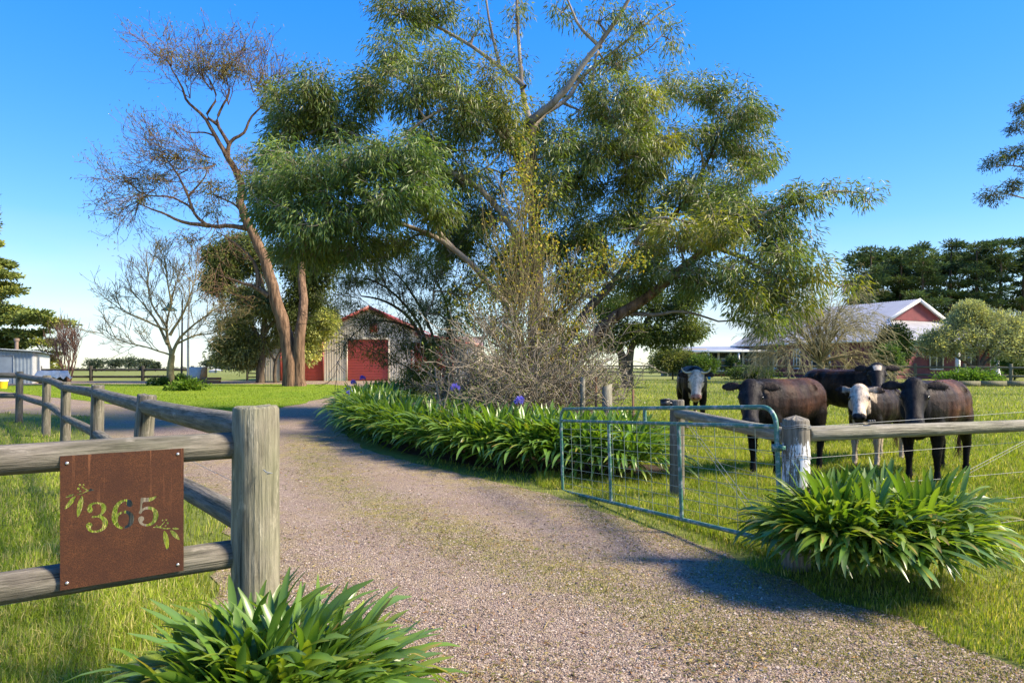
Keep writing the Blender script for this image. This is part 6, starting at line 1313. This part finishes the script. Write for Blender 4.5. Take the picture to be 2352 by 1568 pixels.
for nm, x, y, d, rx, rz_, tint, lab, sd_ in (('camellia_bush', 2055, 795, 45.5, 42, 48, [(.018, .04, .014), (.03, .055, .02)], 'dark glossy bush against the red house wall', 1), ('conifer_bush', 2046, 822, 43.5, 26, 30, [(.10, .17, .06), (.08, .14, .05)], 'small light green upright bush in front of the dark bush', 2), ('yellow_green_bush', 1545, 828, 48, 60, 26, [(.14, .17, .05), (.17, .19, .06)], 'spreading yellow green bush beside the brick wing', 3), ('green_bush', 1608, 838, 47, 40, 20, [(.07, .13, .03), (.09, .15, .035)], 'low bright green bush under the verandah corner', 4), ('small_conifer', 1684, 840, 50, 9, 18, [(.03, .06, .025), (.04, .075, .03)], 'little dark pointed conifer by the white verandah posts', 5), ('garden_bush', 1725, 858, 47.5, 60, 10, [(.06, .11, .025), (.08, .13, .03)], 'low garden bush along the fence under the glazed wing', 6), ('vegetable_plants', 2230, 868, 36.5, 80, 9, [(.10, .19, .03), (.13, .22, .035)], 'leafy vegetable plants behind the fence on the right', 7), ('garden_bush', 2330, 830, 46, 40, 30, [(.09, .15, .03), (.07, .12, .03)], 'bright green bush behind the right hand fence post', 8)):
    base = U(x, y, d); base[2] = gz(0, d); T = Tree(nm, base, lab, 'bush', None, 100 + sd_, M['bark_dark'], M['leaf_dull']); c = U(x, y, d); c[2] = max(c[2], gz(0, d) + .1)
    T.limb([base, c], .06, .03); T.mass(c, (rx * d / FPX, min(rx, rz_ * 1.6) * d / FPX * .7, rz_ * d / FPX), int(22 + rx * rz_ * .06), 90, .38, (.1, .2), (.05, .09), tint, -.1, .45, 0, .5, .8, False); T.finish()
# branch of a gum that stands just out of frame on the right
T = Tree('gum_tree', (*U(2520, 900, 27)[:2], gz(0, 27)), 'gum tree reaching thin leafy branches in from the right edge high in the sky', 'tree', None, 54, M['bark_gum'], M['leaf_dull'])
e = lambda x, y, dd=0: U(x, y, 27 + dd); bb = e(2520, 900); bb[2] = gz(0, 27)
T.limb([bb, e(2515, 700), e(2500, 500), e(2490, 300), e(2480, 150)], .35, .1, 16); T.limb([e(2505, 560), e(2440, 460), e(2360, 390), e(2290, 378)], .09, .015, 12); T.limb([e(2505, 600), e(2420, 480), e(2350, 455), e(2285, 440)], .08, .012, 12); T.limb([e(2495, 420), e(2430, 320), e(2370, 270), e(2345, 240)], .08, .015, 12)
for a in [(2290, 375, 34, 16), (2330, 350, 30, 14), (2280, 445, 26, 16), (2330, 425, 25, 10), (2340, 290, 22, 12), (2355, 245, 16, 22), (2370, 380, 34, 16), (2400, 300, 40, 40), (2420, 440, 40, 40), (2470, 250, 60, 60), (2500, 150, 70, 60), (2540, 350, 70, 80)]: T.mass(e(*a[:2]), (a[2] * 27 / FPX, .5, a[3] * 27 / FPX), 7, 85, .27, (.10, .18), (.02, .04), [(.07, .09, .03), (.10, .10, .035), (.055, .08, .03)], .2, .3, .02, twr=.009)
T.finish()

# --- distant tree lines
for i, (x, w, y0) in enumerate(((221, 27, 828), (264, 20, 825), (296, 26, 822), (334, 24, 827), (357, 12, 833), (484, 24, 825), (510, 22, 830), (536, 28, 828), (568, 22, 834))):
    d = 620 + (i % 3) * 25; base = U(x, 850, d); base[2] = gz(0, d)
    T = Tree('field_tree', base, ('%s of five distant dark trees left of the bare tree' % ['leftmost', 'second from left', 'middle', 'fourth from left', 'rightmost and smallest'][i]) if i < 5 else ('%s of four distant dark trees right of the flagpole' % ['leftmost', 'second from left', 'third from left', 'rightmost'][i - 5]), 'tree', 'distant trees across the field', 200 + i, M['bark_dark'], M['leaf_dull'])
    tp_ = U(x, y0, d); T.limb([base, base * .4 + tp_ * .6], .5, .3); rr = w * d / FPX; hh_ = tp_[2] - base[2]
    T.mass([tp_[0], d, base[2] + hh_ * .68], (rr, rr * .6, hh_ * .36), 26, 40, rr * .3, (1.2, 2.4), (.7, 1.3), [(.055, .08, .06), (.07, .095, .07)], -.2, .4, 0, .3, .7, False); T.finish()
R = np.random.default_rng(7); n = 5200; xx = R.uniform(-1500, 1500, n); hl = 3.2 + 2.2 * np.abs(np.sin(xx * .011) * np.sin(xx * .037 + 1)); base = np.stack([xx, 1500 + R.uniform(-60, 60, n), -3.5 + R.random(n) * hl], -1)
dv = nz(R.normal(0, 1, (n, 3)) + [0, 0, .5]); sd_ = nz(np.cross(dv, R.normal(0, 1, (n, 3)))); Vv = np.stack([base - sd_ * 1.4, base + sd_ * 1.4, base + dv * 3.2], 1)
tag(obj('far_woodland', Vv.reshape(-1, 3), [np.arange(n * 3).reshape(n, 3)], M['leaf_dull'], tint=np.tile([.05, .065, .045], (n * 3, 1))), 'thin dark line of woodland along the far horizon', 'wood', kind='stuff')
